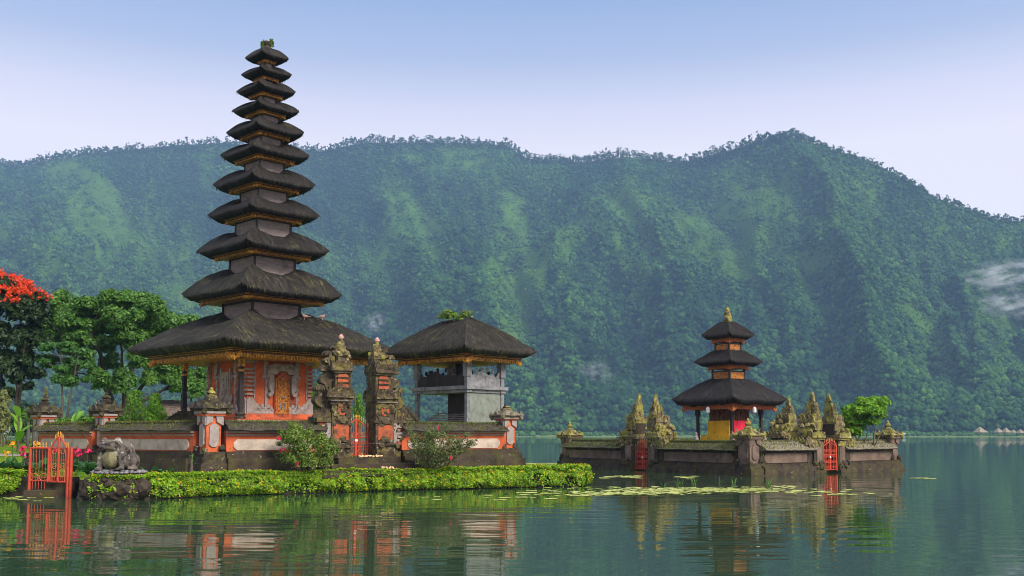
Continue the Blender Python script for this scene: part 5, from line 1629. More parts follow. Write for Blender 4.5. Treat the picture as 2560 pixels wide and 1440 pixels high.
# rocks
rk = [(232, 1222, .62, .5), (262, 1238, .55, .5), (302, 1226, .7, .55), (330, 1240, .45, .4), (268, 1210, .6, .4), (352, 1222, .5, .45), (210, 1236, .40, .4), (318, 1206, .5, .3), (388, 1226, .5, .45), (428, 1216, .35, .32), (248, 1252, .4, .25), (300, 1252, .42, .25)]
labs = ['squarish dark lava rock below the left edge of the frog plinth', 'wet dark rock low under the frog at the waterline', 'large dark lava rock directly below the frog statue', 'dark rock at the water right of the frog plinth', 'dark rock wedged under the pebble plinth', 'dark lava rock among the flowers right of the frog', 'small dark rock beside the red water gate post', 'flat dark rock just under the pebbles on the right', 'dark rock showing through the hedge right of the frog', 'small dark stone buried in the flowering hedge', 'low wet rock touching the water left of the frog', 'low wet rock touching the water under the frog']
for i, ((px, py, r, dz), lab) in enumerate(zip(rk, labs)):
    p_ = at(px, py, 31.0)
    if px > 370: p_ = at(px, py, 31.55 + (px - 380) * .008)
    m = MB(); m.blob((0, 0, 0), (r * .62, r * .5, dz * .72), i, .12, 3)
    o = m.build('rock', M['rock'], rough=(.11, 2.6, 1)); o.location = p_; tag(o, lab, 'rock', 'lava rocks on the bank below the frog')

# ------------------------------------------------------------------ doves
def dove(label, p, rz):
    t = thing('dove', label, 'bird', p, rz)
    m = MB(); m.blob((0, 0, .10), (.14, .07, .08), 1, 0, 2); m.blob((.11, 0, .18), (.05, .045, .05), 1, 0, 2); m.blob((.07, 0, .14), (.065, .05, .065), 1, 0, 2); m.blob((-.16, 0, .09), (.12, .035, .02), 1, 0, 2)
    o = m.build('body', M['dove'], t, smooth=True); md = o.modifiers.new('fuse', 'REMESH'); md.mode = 'VOXEL'; md.voxel_size = .015; md.use_smooth_shade = True
    m = MB(); m.tube([(.15, 0, .18), (.19, 0, .17)], [.014, .003], 5); m.build('beak', M['dark_wood'], t)
    for s in (-1, 1):
        m = MB(); m.tube([(.02, s * .03, .05), (.03, s * .03, -.05)], .008, 4); m.build('leg', M['pink_bud'], t)
dove('small brown dove on the left of two perched on the lowest pagoda roof', at(763, 796, 47.0), R(200))
dove('small brown dove on the right of two perched on the lowest pagoda roof', at(805, 797, 47.4), R(20))

# ------------------------------------------------------------------ garden furniture and far buildings
by = 58.0; bp = at(28, 1100, by)
t = thing('park_bench', 'teal painted bench on the back lawn at the far left', 'bench', (bp.x, bp.y, gz(by)), R(-8))
bw = 1.0
m = MB()
for q in range(4): m.box(-bw, bw, .18 + q * .006, .215 + q * .006, .45 + q * .14, .56 + q * .14)
m.build('backrest', M['teal_paint'], t)
m = MB()
for q in range(4): m.box(-bw, bw, -.30 + q * .12, -.20 + q * .12, .42, .455)
m.build('seat', M['teal_paint'], t)
for sx in (-1, 1):
    for sy in (-.26, .2):
        m = MB(); m.box(sx * .9 - .035, sx * .9 + .035, sy - .035, sy + .035, 0, .418 if sy < 0 else 1.0); m.build('leg', M['teal_paint'], t)
    m = MB(); m.box(sx * .95 - .03, sx * .95 + .03, -.3, .17, .62, .66); m.build('armrest', M['teal_paint'], t)
m = MB(); pth = [at(px, 1121, 52) for px in (-120, 130)]
m.add([(-44, 47, gz(47) + .02), (-22, 47, gz(47) + .02), (-22, 48.6, gz(48.6) + .02), (-44, 48.6, gz(48.6) + .02)], [(0, 1, 2, 3)])
o = m.build('path', M['path']); tag(o, 'grey stone path across the back lawn', 'path', kind='structure')
# tiled house behind the wall
hp = at(428, 1050, 66)
t = thing('house', 'low house with a brown clay-tiled roof behind the garden wall', 'house', (hp.x, hp.y, 0), R(20))
hz = at(428, 1040, 66).z; ht = at(428, 1000, 66).z
m = MB(); m.box(-1.7, 1.7, -1.5, 1.5, LAWN, hz + .1); m.build('wall', M['pale'], t)
m = MB(); hw_ = 2.25; m.add([(-hw_, -2.0, hz - .05), (hw_, -2.0, hz - .05), (hw_, 2.0, hz - .05), (-hw_, 2.0, hz - .05), (-.5, 0, ht), (.5, 0, ht)], [(0, 1, 5, 4), (1, 2, 5), (2, 3, 4, 5), (3, 0, 4), (3, 2, 1, 0)])
for q in range(9):
    f = q / 9; z = hz - .05 + (ht - hz + .05) * f
    xx = hw_ + (.5 - hw_) * f; yy = 2.0 * (1 - f)
    m.loft([(z, xx + .02, yy + .02), (z + .07, xx - .06, yy - .06)])
m.build('roof', M['tile'], t)
p_ = at(428, 1052, 50)
# huts on the far shore
def hut(label, px, py_b, py_t, wpx, Y, two=True):
    p = at(px, py_b, Y); s = mpp(Y)
    t = thing('shore_hut', label, 'hut', (p.x, p.y, 0), R(20))
    z0, z1 = p.z, at(px, py_t, Y).z; w = wpx * s / 2; H = z1 - z0
    m = MB(); m.loft([(2, w * .72, w * .72), (z0 + .2, w * .72, w * .72)]); m.build('wall', M['hut_wall'], t)
    m = MB()
    m.loft([(z0, w, w), (z0 + H * .68, w * .30, w * .30)]) ; m.loft([(z0 + H * .66, w * .40, w * .40), (z1, .15, .15)])
    m.build('roof', M['hut_thatch'], t)
hut('largest straw-roofed hut on the far shore, left of the others', 2450, 1081, 1067, 27, 838)
hut('second straw-roofed hut from the left on the far shore', 2496, 1081, 1070, 20, 840)
hut('third straw-roofed hut from the left on the far shore', 2515, 1081, 1069, 20, 838)
hut('dull brown straw hut between paler huts on the far shore', 2533, 1082, 1074, 15, 842)
hut('straw-roofed hut close to the right edge on the far shore', 2551, 1082, 1073, 16, 838)
def shore_house(label, px, py, wpx, hpx, Y, roof):
    p = at(px, py, Y); s = mpp(Y)
    t = thing('shore_house', label, 'house', (p.x, p.y, 0), R(10))
    w, h = wpx * s, hpx * s
    m = MB(); m.box(-w / 2, w / 2, -w / 3, w / 3, p.z - h * .35, p.z + h * .35); m.build('wall', M['white_paint'], t)
    m = MB(); m.prism([(-w * .6, p.z + h * .33), (w * .6, p.z + h * .33), (0, p.z + h * .75)], -w * .4, w * .4); m.build('roof', M[roof], t)
shore_house('tiny white house at the water on the far shore by the pavilion corner', 1319, 1098, 7, 7, 834, 'white_paint')
shore_house('tiny white house on the far shore left of the straw huts', 2259, 1085, 9, 4, 836, 'white_paint')
shore_house('tiny white house on the far shore beside the islet pillar', 1392, 1094, 7, 4, 836, 'hut_wall')
# ================================================================== plants
def leaves(P, Nrm, L, W, rs_, droop=.35, fold=True):
    """leaf-shaped quads at P facing Nrm"""
    N = len(P)
    Nrm = Nrm / np.maximum(np.linalg.norm(Nrm, axis=1, keepdims=True), 1e-6)
    rnd = rs_.normal(size=(N, 3)); rnd[:, 2] -= droop * 2
    T = rnd - (rnd * Nrm).sum(1, keepdims=True) * Nrm
    T /= np.maximum(np.linalg.norm(T, axis=1, keepdims=True), 1e-6)
    B = np.cross(Nrm, T)
    L = L * rs_.uniform(.7, 1.3, N)[:, None]; W = W * rs_.uniform(.7, 1.3, N)[:, None]
    a = P - T * L * .5; c = P + T * L * .5
    b = P + B * W * .5 - Nrm * L * .05; d = P - B * W * .5 - Nrm * L * .05
    v = np.stack([a, b, c, d], 1).reshape(-1, 3)
    return v, np.arange(4 * N).reshape(-1, 4)

def cloud(clusters, n, rs_, shell=.55, up=.35, gap=0.0):
    """points and normals through leaf clusters (cx, cy, cz, rx, ry, rz)"""
    C = np.array(clusters, float)
    wt = (C[:, 3] * C[:, 4] + C[:, 3] * C[:, 5] + C[:, 4] * C[:, 5]); wt /= wt.sum()
    k = rs_.choice(len(C), n, p=wt)
    d = rs_.normal(size=(n, 3)); d /= np.linalg.norm(d, axis=1, keepdims=True)
    d[:, 2] = np.where((d[:, 2] < -.45), -d[:, 2] * .9, d[:, 2])
    r = 1 - shell * rs_.rand(n) ** 1.6
    r *= 1 + .16 * np.sin(d[:, 0] * 5 + k * 1.7) * np.cos(d[:, 1] * 5 + k) + rs_.normal(size=n) * .05
    P = C[k, :3] + d * C[k, 3:6] * r[:, None]
    Nn = d + rs_.normal(size=(n, 3)) * .45 + np.array([0, 0, up])
    return P, Nn

def limb(mb, a, b, r0, r1, rs_, sag=.0, n=6, wig=.06):
    a, b = Vector(a), Vector(b); L = (b - a).length
    pts, rad = [], []
    o = Vector((rs_.uniform(-1, 1), rs_.uniform(-1, 1), 0))
    for i in range(n + 1):
        f = i / n
        p = a.lerp(b, f) + o * (L * wig * math.sin(PI * f)) + Vector((0, 0, sag * L * math.sin(PI * f)))
        pts.append(p); rad.append(r0 + (r1 - r0) * f ** .8)
    mb.tube(pts, rad, 6)
    return pts

def tree(name, label, cat, base, trunks, clusters, nleaf, L, W, leafm, barkm, seed, twigs=3, group=None, bloom=None, up=.35, shell=.6):
    """trunks: [(points, radius)]; each cluster is reached by a limb from the nearest trunk point"""
    rs_ = np.random.RandomState(seed); rp = random.Random(seed)
    t = thing(name, label, cat, base, 0, group)
    b = Vector(base)
    mb = MB(); joints = []
    for pts, r in trunks:
        pts = [Vector(p) - b for p in pts]
        n = len(pts)
        fine, rad = [], []
        for i in range(n - 1):
            for k in range(4):
                f = k / 4; q = pts[i].lerp(pts[i + 1], f)
                q += Vector((rp.uniform(-1, 1), rp.uniform(-1, 1), 0)) * r * .35
                fine.append(q); rad.append(r * (1 - .72 * (i + f) / (n - 1)))
        fine.append(pts[-1]); rad.append(r * .25)
        mb.tube(fine, rad, 7)
        joints += [(p, q) for p, q in zip(fine[len(fine) // 4:], rad[len(fine) // 4:])]
    loc = [(c[0] - b.x, c[1] - b.y, c[2] - b.z, *c[3:]) for c in clusters]
    for c in loc:
        cv = Vector(c[:3])
        j = min(joints, key=lambda q: (q[0] - cv).length + max(0, q[0].z - cv.z + .3) * 2.5)
        pts = limb(mb, j[0], cv - Vector((0, 0, c[5] * .3)), max(.025, j[1] * .55), .02, rp, .06)
        for k in range(twigs):
            e = cv + Vector((rp.uniform(-1, 1) * c[3], rp.uniform(-1, 1) * c[4], rp.uniform(-.4, .8) * c[5])) * .8
            limb(mb, pts[rp.randrange(3, 6)], e, .025, .008, rp, .03, 4)
    mb.build('trunk', barkm, t, smooth=True)
    fine = []
    for c in loc:
        for q in range(8):
            d = rs_.normal(size=3); d /= np.linalg.norm(d); d[2] = d[2] * .8 + .15
            k = rs_.uniform(.36, .60)
            fine.append((c[0] + d[0] * c[3] * .62, c[1] + d[1] * c[4] * .62, c[2] + d[2] * c[5] * .62, c[3] * k, c[4] * k, c[5] * k * 1.15))
    P, Nn = cloud(fine, nleaf, rs_, shell, up)
    v, f = leaves(P, Nn, L, W, rs_)
    mesh_np('crown', v, f, leafm, t)
    if bloom:
        bm_, n, cl, s = bloom
        loc2 = [(c[0] - b.x, c[1] - b.y, c[2] - b.z, *c[3:]) for c in cl]
        P, Nn = cloud(loc2, n, rs_, .12, .9)
        keep = Nn[:, 2] > .05
        P, Nn = P[keep], Nn[keep]
        P = np.repeat(P, 14, 0) + rs_.normal(size=(len(P) * 14, 3)) * s * .62; Nn = rs_.normal(size=P.shape) + np.array([0, -.3, .5])
        v, f = leaves(P, Nn, s, s * .75, rs_, 0)
        mesh_np('blossom', v, f, bm_, t)
    return t

def cpx(px, py, Y, rx, rz_, ry=None):
    """leaf cluster measured on the photo at its own depth: centre pixel, half width and half height in pixels"""
    p = at(px, py, Y); s = mpp(Y, p.z)
    return (p.x, p.y, p.z, rx * s, (ry if ry else rx) * s, rz_ * s)

# ---- big spreading tree left of the pagoda
rp = random.Random(21)
YT = 64.0
big = []
for (px, py, rx, rz_, dy) in ((150, 760, 38, 22, 0), (200, 765, 40, 24, -1.5), (255, 770, 45, 26, 1), (300, 752, 40, 22, -.8), (345, 762, 42, 24, 1), (380, 770, 30, 22, -1), (125, 800, 36, 22, .5), (185, 805, 44, 24, -2), (245, 815, 44, 24, 1.5), (310, 800, 44, 26, -2), (360, 812, 44, 26, .5), (415, 810, 46, 20, 1), (460, 806, 40, 14, 1.5), (95, 850, 34, 18, -.5), (140, 845, 36, 20, 1), (200, 855, 38, 20, -2.2), (262, 862, 34, 20, 1), (330, 850, 38, 24, -1.5), (390, 856, 38, 24, 1.5), (215, 898, 30, 16, -2.2), (275, 905, 26, 16, 1), (345, 900, 30, 18, -1.5), (285, 955, 46, 30, -2.6), (240, 940, 26, 14, -1.5), (410, 930, 34, 24, 1.2), (370, 950, 24, 16, .5), (440, 960, 34, 20, 1), (485, 965, 30, 26, 1.2), (495, 940, 24, 20, 2), (455, 915, 30, 18, 1.8), (120, 905, 30, 14, 1), (165, 920, 22, 18, -1)):
    big.append(cpx(px, py + 3, YT + dy, rx * 1.14, rz_ * 1.5))
for (px, py, rx, rz_, dy) in ((170, 785, 50, 40, 2.5), (240, 795, 60, 40, 3), (320, 785, 60, 40, 3), (390, 815, 50, 40, 3), (140, 825, 40, 30, 2), (220, 840, 50, 34, 3), (300, 840, 50, 34, 3), (365, 850, 46, 30, 3), (420, 925, 40, 34, 2.5)):
    big.append(cpx(px, py, YT + dy, rx, rz_))
tb = at(292, 1062, YT)
def tp(px, py, dy=0): return at(px, py, YT + dy)
trunks = [([tb, tp(275, 1000), tp(262, 950), tp(250, 880), tp(215, 820)], .26), ([tb + Vector((.3, .2, 0)), tp(312, 990, .4), tp(330, 930, .5), tp(350, 860, .6), tp(372, 800, .8)], .28),
          ([tb + Vector((.2, .3, 0)), tp(325, 1000, .8), tp(370, 950, 1), tp(410, 890, 1.2)], .20), ([tb + Vector((.3, .1, 0)), tp(340, 1012, .6), tp(390, 985, .9), tp(450, 950, 1.2), tp(490, 930, 1.4)], .15), ([tp(262, 950), tp(225, 905, -.8), tp(180, 860, -1.2), tp(140, 820, -1)], .12), ([tp(312, 990, .4), tp(305, 900, -.6), tp(300, 820, -.8)], .14)]
tree('broadleaf_tree', 'wide spreading green tree with many dark limbs left of the tall pagoda', 'tree', (tb.x, tb.y, LAWN), trunks, big, 135000, .25, .125, M['tree'], M['bark'], 5, 3)
# ---- slim two-stemmed tree in front of it
YS = 58.0
def sp(px, py, dy=0): return at(px, py, YS + dy)
cl = [cpx(px, py, YS + dy, rx, rz_) for px, py, rx, rz_, dy in ((150, 862, 30, 14, 0), (185, 880, 34, 16, .6), (155, 925, 24, 14, 0), (205, 915, 26, 14, .4), (120, 870, 24, 12, .2), (178, 955, 26, 18, .2), (150, 950, 20, 14, -.3), (222, 950, 16, 10, .3), (110, 905, 16, 9, 0))]
tree('slender_tree', 'slim two-stemmed tree with light leaves behind the left wall pillar', 'tree', (sp(158, 1060).x, YS, LAWN),
     [([sp(155, 1075), sp(156, 1000), sp(154, 930), sp(150, 860)], .085), ([sp(165, 1075), sp(172, 1010), sp(182, 950), sp(196, 890)], .085)], cl, 8000, .24, .12, M['tree_light'], M['bark_pale'], 8, 3)
# ---- flame tree at the left edge
YF = 60.0
def fpnt(px, py, dy=0): return at(px, py, YF + dy)
fl = [cpx(px, py, YF + dy, rx, rz_ * 1.25) for px, py, rx, rz_, dy in ((-60, 720, 60, 30, 0), (0, 712, 50, 26, -1), (45, 732, 44, 26, .5), (85, 748, 34, 20, 0), (-20, 770, 60, 36, -1), (50, 780, 50, 34, -.6), (95, 790, 34, 26, .6), (-60, 830, 60, 40, 0), (10, 840, 50, 34, -1), (65, 850, 44, 34, .5), (100, 860, 26, 24, 0), (-40, 900, 50, 34, 0), (15, 910, 40, 30, -.5), (60, 905, 34, 26, .3), (85, 935, 28, 14, .3), (-10, 960, 30, 22, 0), (20, 985, 20, 14, -.3), (78, 966, 22, 9, .4), (40, 945, 24, 14, 0))]
blo = [cpx(px, py, YF + dy, rx, rz_) for px, py, rx, rz_, dy in ((-60, 716, 62, 32, 0), (0, 708, 52, 28, -1), (45, 728, 46, 28, .5), (88, 744, 34, 18, 0), (20, 745, 60, 30, -1), (-30, 760, 50, 30, -1.2))]
t = tree('flame_tree', 'dark tree crowned with bright red flowers at the left edge', 'tree', (fpnt(40, 1070).x, YF, LAWN),
     [([fpnt(36, 1090), fpnt(40, 1020), fpnt(44, 960), fpnt(20, 880), fpnt(0, 800)], .13), ([fpnt(40, 1090), fpnt(48, 1010), fpnt(54, 950), fpnt(62, 860), fpnt(70, 790)], .11), ([fpnt(-14, 1090), fpnt(-4, 1000), fpnt(4, 930), fpnt(-20, 850)], .15)], fl, 34000, .32, .14, M['dark_leaf'], M['bark'], 13, 3,
     bloom=(M['red_bloom'], 300, blo, .15))

# ---- bushes in front of the wall (flowering)
def shrub(label, pb, clusters, nleaf, L, leafm, seed, fl=None, stems=44, name='flowering_shrub', spread=.9):
    rs_ = np.random.RandomState(seed); rp = random.Random(seed)
    b = Vector(pb); t = thing(name, label, 'shrub', b)
    loc = [(c[0] - b.x, c[1] - b.y, c[2] - b.z, *c[3:]) for c in clusters]
    mb = MB(); ends = []
    for k in range(stems):
        c = loc[k % len(loc)]
        e = Vector((c[0] + rp.uniform(-1, 1) * c[3], c[1] + rp.uniform(-.9, .9) * c[4], c[2] + rp.uniform(-.1, 1.25) * c[5]))
        pts = limb(mb, (rp.uniform(-.18, .18), rp.uniform(-.12, .12), 0), e, .022, .005, rp, .08, 5, .12)
        r = rp.uniform(.22, .42) * c[3]
        ends.append((*e, r, r, r * 1.1)); q = pts[4]; ends.append((*q, r * .8, r * .8, r))
    mb.build('stems', M['twig'], t)
    n1 = int(nleaf * .68)
    P, Nn = cloud(ends, n1, rs_, .95, .4); P2, N2_ = cloud(loc, nleaf - n1, rs_, .95, .4)
    P = np.concatenate([P, P2]); Nn = np.concatenate([Nn, N2_])
    v, f = leaves(P, Nn, L, L * .45, rs_, .1); mesh_np('foliage', v, f, leafm, t)
    if fl:
        m_, pts = fl
        for (px, py, Y) in pts:
            p = at(px, py, Y) - b
            P = np.array([p] * 12) + rs_.normal(size=(12, 3)) * .035; Nn = rs_.normal(size=(12, 3)) + np.array([0, -1, .3])
            v, f = leaves(P, Nn, .075, .06, rs_, 0); mesh_np('flower', v, f, m_, t)
    return t
Y1 = 34.6
cl = [cpx(px, py, Y1 + dy, rx, rz_) for px, py, rx, rz_, dy in ((745, 1088, 34, 22, 0), (715, 1105, 26, 22, .2), (790, 1105, 30, 22, 0), (760, 1125, 48, 30, -.3), (815, 1128, 26, 26, 0), (720, 1145, 30, 30, 0), (770, 1160, 44, 26, -.3), (815, 1158, 22, 22, .1), (735, 1070, 14, 10, 0))]
b1 = at(768, 1186, Y1)
shrub('bushy light green shrub with pink flowers left of the gate steps', (b1.x, b1.y, LAWN), cl, 15000, .085, M['shrub'], 3, (M['pink_flower'], ((697, 1094, Y1 - .4), (733, 1089, Y1 - .4), (704, 1126, Y1 - .5), (715, 1124, Y1 - .5), (742, 1160, Y1 - .7), (783, 1124, Y1 - .5))))
Y2 = 36.9
cl = [cpx(px, py, Y2 + dy, rx, rz_) for px, py, rx, rz_, dy in ((1095, 1092, 36, 16, 0), (1055, 1105, 30, 18, .2), (1140, 1108, 36, 16, 0), (1085, 1128, 56, 28, -.3), (1045, 1130, 26, 22, 0), (1150, 1125, 30, 16, .1), (1085, 1158, 46, 24, -.2), (1120, 1150, 30, 22, 0), (1178, 1112, 16, 9, 0))]
b2 = at(1088, 1182, Y2)
shrub('twiggy olive shrub with few pink flowers right of the gate steps', (b2.x, b2.y, LAWN), cl, 11000, .075, M['shrub_dull'], 4, (M['pink_flower'], ((1096, 1072, Y2 - .3), (1122, 1107, Y2 - .6), (1128, 1146, Y2 - .6))), stems=60)
# islet tree
Y3 = 55.0
cl = [cpx(px, py, Y3 + dy, rx, rz_) for px, py, rx, rz_, dy in ((2150, 1014, 34, 20, 0), (2190, 1010, 32, 20, .3), (2134, 1034, 28, 22, -.3), (2165, 1036, 42, 24, 0), (2202, 1032, 26, 22, .2), (2124, 1056, 22, 18, 0), (2150, 1062, 32, 18, .3), (2136, 1082, 20, 16, 0), (2207, 1010, 18, 18, 0), (2180, 1056, 26, 14, 0), (2122, 1075, 14, 16, .2))]
b3 = at(2163, 1112, Y3)
tree('bushy_tree', 'rounded bright green bushy tree growing on the islet', 'tree', (b3.x, b3.y, 1.2),
     [([at(2150, 1112, Y3), at(2146, 1085, Y3), at(2138, 1055, Y3)], .06), ([at(2162, 1112, Y3), at(2168, 1080, Y3), at(2160, 1040, Y3)], .05), ([at(2185, 1112, Y3), at(2186, 1085, Y3), at(2196, 1040, Y3)], .06), ([at(2188, 1112, Y3), at(2205, 1078, Y3), at(2212, 1040, Y3)], .04), ([at(2158, 1112, Y3), at(2132, 1085, Y3), at(2122, 1060, Y3)], .04)],
     cl, 15000, .17, .09, M['bush_bright'], M['twig'], 17, 5)

M['dead_leaf'] = leaf_mat('dead_leaf', [(0.06, 0.03, 0.012), (0.14, 0.08, 0.03), (0.22, 0.15, 0.06)], 0.2, 0.8)
# ---- the flowering hedge on the bank
def along(poly, n, rs_):
    P = np.array(poly); seg = np.linalg.norm(P[1:] - P[:-1], axis=1); cum = np.concatenate([[0], np.cumsum(seg)])
    s = rs_.rand(n) * cum[-1]; i = np.clip(np.searchsorted(cum, s) - 1, 0, len(seg) - 1)
    f = ((s - cum[i]) / seg[i])[:, None]
    d = (P[1:] - P[:-1]) / seg[:, None]
    return P[i] * (1 - f) + P[i + 1] * f, d[i]
def bank_hedge(label, poly, n, seed, top, depth=1.0, gaps=()):
    rs_ = np.random.RandomState(seed)
    c, d = along(poly, n, rs_)
    nrm = np.stack([d[:, 1], -d[:, 0]], 1)           # outward (towards the water)
    u = rs_.rand(n)
    face = u < .58
    lump = np.array([noise.noise(Vector((x * .9, y * .9, 0))) * .12 + noise.noise(Vector((x * 3.1, y * 3.1, 4))) * .13 for x, y in c])
    vv = rs_.rand(n)
    h = np.where(face, .04 + (top - .04) * vv, top + lump * .5 + rs_.uniform(-.06, .04, n))
    bulge = .20 * np.sin(PI * np.clip(vv, 0, 1) ** .7) + lump
    bulge = bulge + np.array([noise.noise(Vector((x * 4, y * 4, hh * 5))) for (x, y), hh in zip(c, h)]) * .13
    off = np.where(face, bulge - rs_.rand(n) ** 2 * .25, .12 - rs_.rand(n) * depth)
    P = np.concatenate([c + nrm * off[:, None], h[:, None]], 1)
    N_ = np.concatenate([nrm * np.where(face, 1, .15)[:, None], np.where(face, .45, 1)[:, None]], 1) + rs_.normal(size=(n, 3)) * .5
    keep = np.ones(n, bool)
    for i in np.where(face)[0]:
        x, y, z = P[i]
        g = noise.noise(Vector((x * 1.3, y * 1.3, z * 2.2 + 7)))
        if g > .12 + .35 * z and rs_.rand() < .85: keep[i] = False
        for (gx, gw, gzt) in gaps:
            if abs(x - gx) < gw and z < gzt and rs_.rand() < .62: keep[i] = False
    P, N_ = P[keep], N_[keep]
    t = thing('flowering_hedge', label, 'hedge', (poly[0][0], poly[0][1], 0))
    o = np.array([poly[0][0], poly[0][1], 0])
    v, f = leaves(P - o, N_, .105, .062, rs_, .2)
    mesh_np('foliage', v, f, M['hedge'], t)
    dk = rs_.choice(len(P), int(len(P) * .05)); dk = dk[P[dk, 2] < top * .85]
    v, f = leaves(P[dk] - o + N_[dk] * .02, N_[dk], .12, .03, rs_, .6)
    o3 = mesh_np('dry_leaves', v, f, M['dead_leaf'], t); o3['kind'] = 'stuff'
    k = rs_.choice(len(P), int(len(P) * .022))
    Q = np.repeat(P[k] + N_[k] / np.linalg.norm(N_[k], axis=1, keepdims=True) * .05, 4, 0); Nq = np.repeat(N_[k], 4, 0) + rs_.normal(size=(len(k) * 4, 3)) * .6
    v, f = leaves(Q - o, Nq, .055, .05, rs_, 0)
    o2 = mesh_np('blossoms', v, f, M['yellow_flower'], t); o2['kind'] = 'stuff'
    return t
bank_hedge('long low hedge of small yellow flowers edging the water below the temple', [(-12.9, 30.9), (-11.6, 30.9), (-10.9, 31.5), (-9.7, 32.8), (-4.0, 36.2), (2.75, 39.1), (3.0, 39.9), (2.95, 41.3)], 68000, 31, .74, 1.0, gaps=((-12.3, 1.5, .62), (-10.6, .35, .40)))
bank_hedge('short flowering hedge on the bank left of the red water gate', [(-26, 33.3), (-17.1, 33.2), (-16.2, 33.3)], 20000, 32, .82, .8)
# ---- lawn grass near the edge, grass against walls
rs_ = np.random.RandomState(77)
def lawn_grass(n, fx, fy, cond, z, hlo, hhi):
    x = rs_.uniform(*fx, n); y = rs_.uniform(*fy, n)
    k = np.array([cond(a, b) for a, b in zip(x, y)])
    P = np.stack([x[k], y[k], np.array([z(b) for b in y[k]])], 1)
    return blades(P, rs_.uniform(hlo, hhi, len(P)), .014, rs_, .5)
def in_lawn(x, y):
    if x < -13.2 and y < 33.5: return False
    return y > 31.3 + (x + 11) * .60 and (y < 34.2 + (x + 10.35) * .675 if x > -10.35 else y < 34.2 - (x + 10.35) * .78) or (x > -.1 and 39.4 + (x + .3) * .45 < y < 45.3 and x < 2.4)
v, f = lawn_grass(60000, (-19, 2.6), (31, 45.5), in_lawn, lambda y: LAWN, .04, .12)
v2, f2 = lawn_grass(26000, (-34, -19), (44, 60), lambda x, y: not (46.9 < y < 48.7), lambda y: gz(y), .04, .10)
v = np.concatenate([v, v2]); f = np.concatenate([f, f2 + f.size])
o = mesh_np('lawn_grass', v, f, M['grass']); tag(o, 'short bright grass on the temple lawns', 'grass', kind='stuff')

# ---- broad-leaved plants
def blade_leaf(V, Fc, base, dirv, L, W, arch, seg=6):
    """one arching broad leaf"""
    d = Vector(dirv).normalized(); side = d.cross(Vector((0, 0, 1)))
    if side.length < .05: side = Vector((1, 0, 0))
    side.normalize(); p = Vector(base); n0 = len(V)
    for i in range(seg + 1):
        f = i / seg
        w = W * math.sin(PI * min(1, .08 + f * .92)) ** .8 * .5
        q = p + d * (L * f) + Vector((0, 0, -arch * L * f * f))
        V += [q - side * w + Vector((0, 0, w * .35)), q, q + side * w + Vector((0, 0, w * .35))]
    for i in range(seg):
        a = n0 + i * 3
        Fc += [(a, a + 1, a + 4, a + 3), (a + 1, a + 2, a + 5, a + 4)]
def broad_plant(name, label, cat, p, n, L, W, mat, seed, tilt=(.5, 1.2), arch=.4, stem=0.0, flower=None, group=None, spread=.0):
    rp = random.Random(seed); t = thing(name, label, cat, p, 0, group)
    V, Fc = [], []
    for k in range(n):
        a = rp.uniform(0, 2 * PI); el = rp.uniform(*tilt)
        d = (math.cos(a) * math.cos(el), math.sin(a) * math.cos(el), math.sin(el))
        b = (rp.uniform(-spread, spread), rp.uniform(-spread, spread) * .6, stem * rp.uniform(.3, 1))
        blade_leaf(V, Fc, b, d, L * rp.uniform(.65, 1.15), W * rp.uniform(.8, 1.2), arch * rp.uniform(.5, 1.4))
    mb = MB(); mb.add(V, Fc); o = mb.build('leaves', mat, t, smooth=True)
    if flower:
        fm, h, r, cnt = flower
        for k in range(cnt):
            x, y = rp.uniform(-spread, spread) * .9, -.12 + rp.uniform(-.1, .1); hh = h * rp.uniform(.85, 1.1)
            s_ = MB(); s_.tube([(x * .5, 0, .1), (x, y, hh)], .012, 4); st = s_.build('flower_stem', M['canna'], t)
            rsn = np.random.RandomState(seed + k)
            P = np.array([[x, y, hh]] * 16) + rsn.normal(size=(16, 3)) * r * .45; Nn = rsn.normal(size=(16, 3)) + np.array([0, -1, .4])
            v, f = leaves(P, Nn, r * 1.0, r * .75, rsn, 0); mesh_np('flower', v, f, fm, t)
    elif stem > .3:
        s_ = MB(); s_.tube([(0, 0, -.1), (0, 0, stem)], [.07, .04], 6); s_.build('stem', M['bark_pale'], t)
    return t
# flower bed behind the left hedge
for i, (px, py, col, lab) in enumerate(((15, 1160, 'orange', 'broad-leaved plant with an orange bloom at the left edge of the bed'), (42, 1165, None, 'leafy canna without flowers beside the orange bloom at the left edge'), (62, 1158, 'pink', 'canna with pink blooms left of the red water gate'), (88, 1160, 'orange', 'tall canna with orange bloom seen through the fixed panel of the water gate'),
        (112, 1165, None, 'low leafy canna behind the hinge post of the water gate'), (140, 1160, 'pink', 'canna with a pink bloom seen through the hooped gate leaf'), (168, 1163, None, 'leafy canna seen by the right post of the water gate'), (192, 1158, 'pink', 'canna with two bright pink blooms just right of the water gate'), (214, 1165, 'pink', 'canna with a pink bloom between the water gate and the frog'), (238, 1172, None, 'large-leaved canna against the left side of the frog plinth'),
        (-15, 1158, 'pink', 'canna at the very edge of the left flower bed'), (30, 1140, 'orange', 'orange canna standing higher at the back of the left bed'))):
    Y = 34.0 if px < 200 else 32.8
    p_ = at(px, py, Y); p_.z = LAWN
    fl_ = (M[col + '_flower'], .85 if px not in (30, 88) else 1.15, .11, 2 if px in (62, 192) else 1) if col else None
    broad_plant('canna_plant', lab, 'flower', p_, 13, .62, .19, M['canna'], 60 + i, (.4, 1.35), .35, .22, fl_, 'canna plants in the bank flower bed', .14)
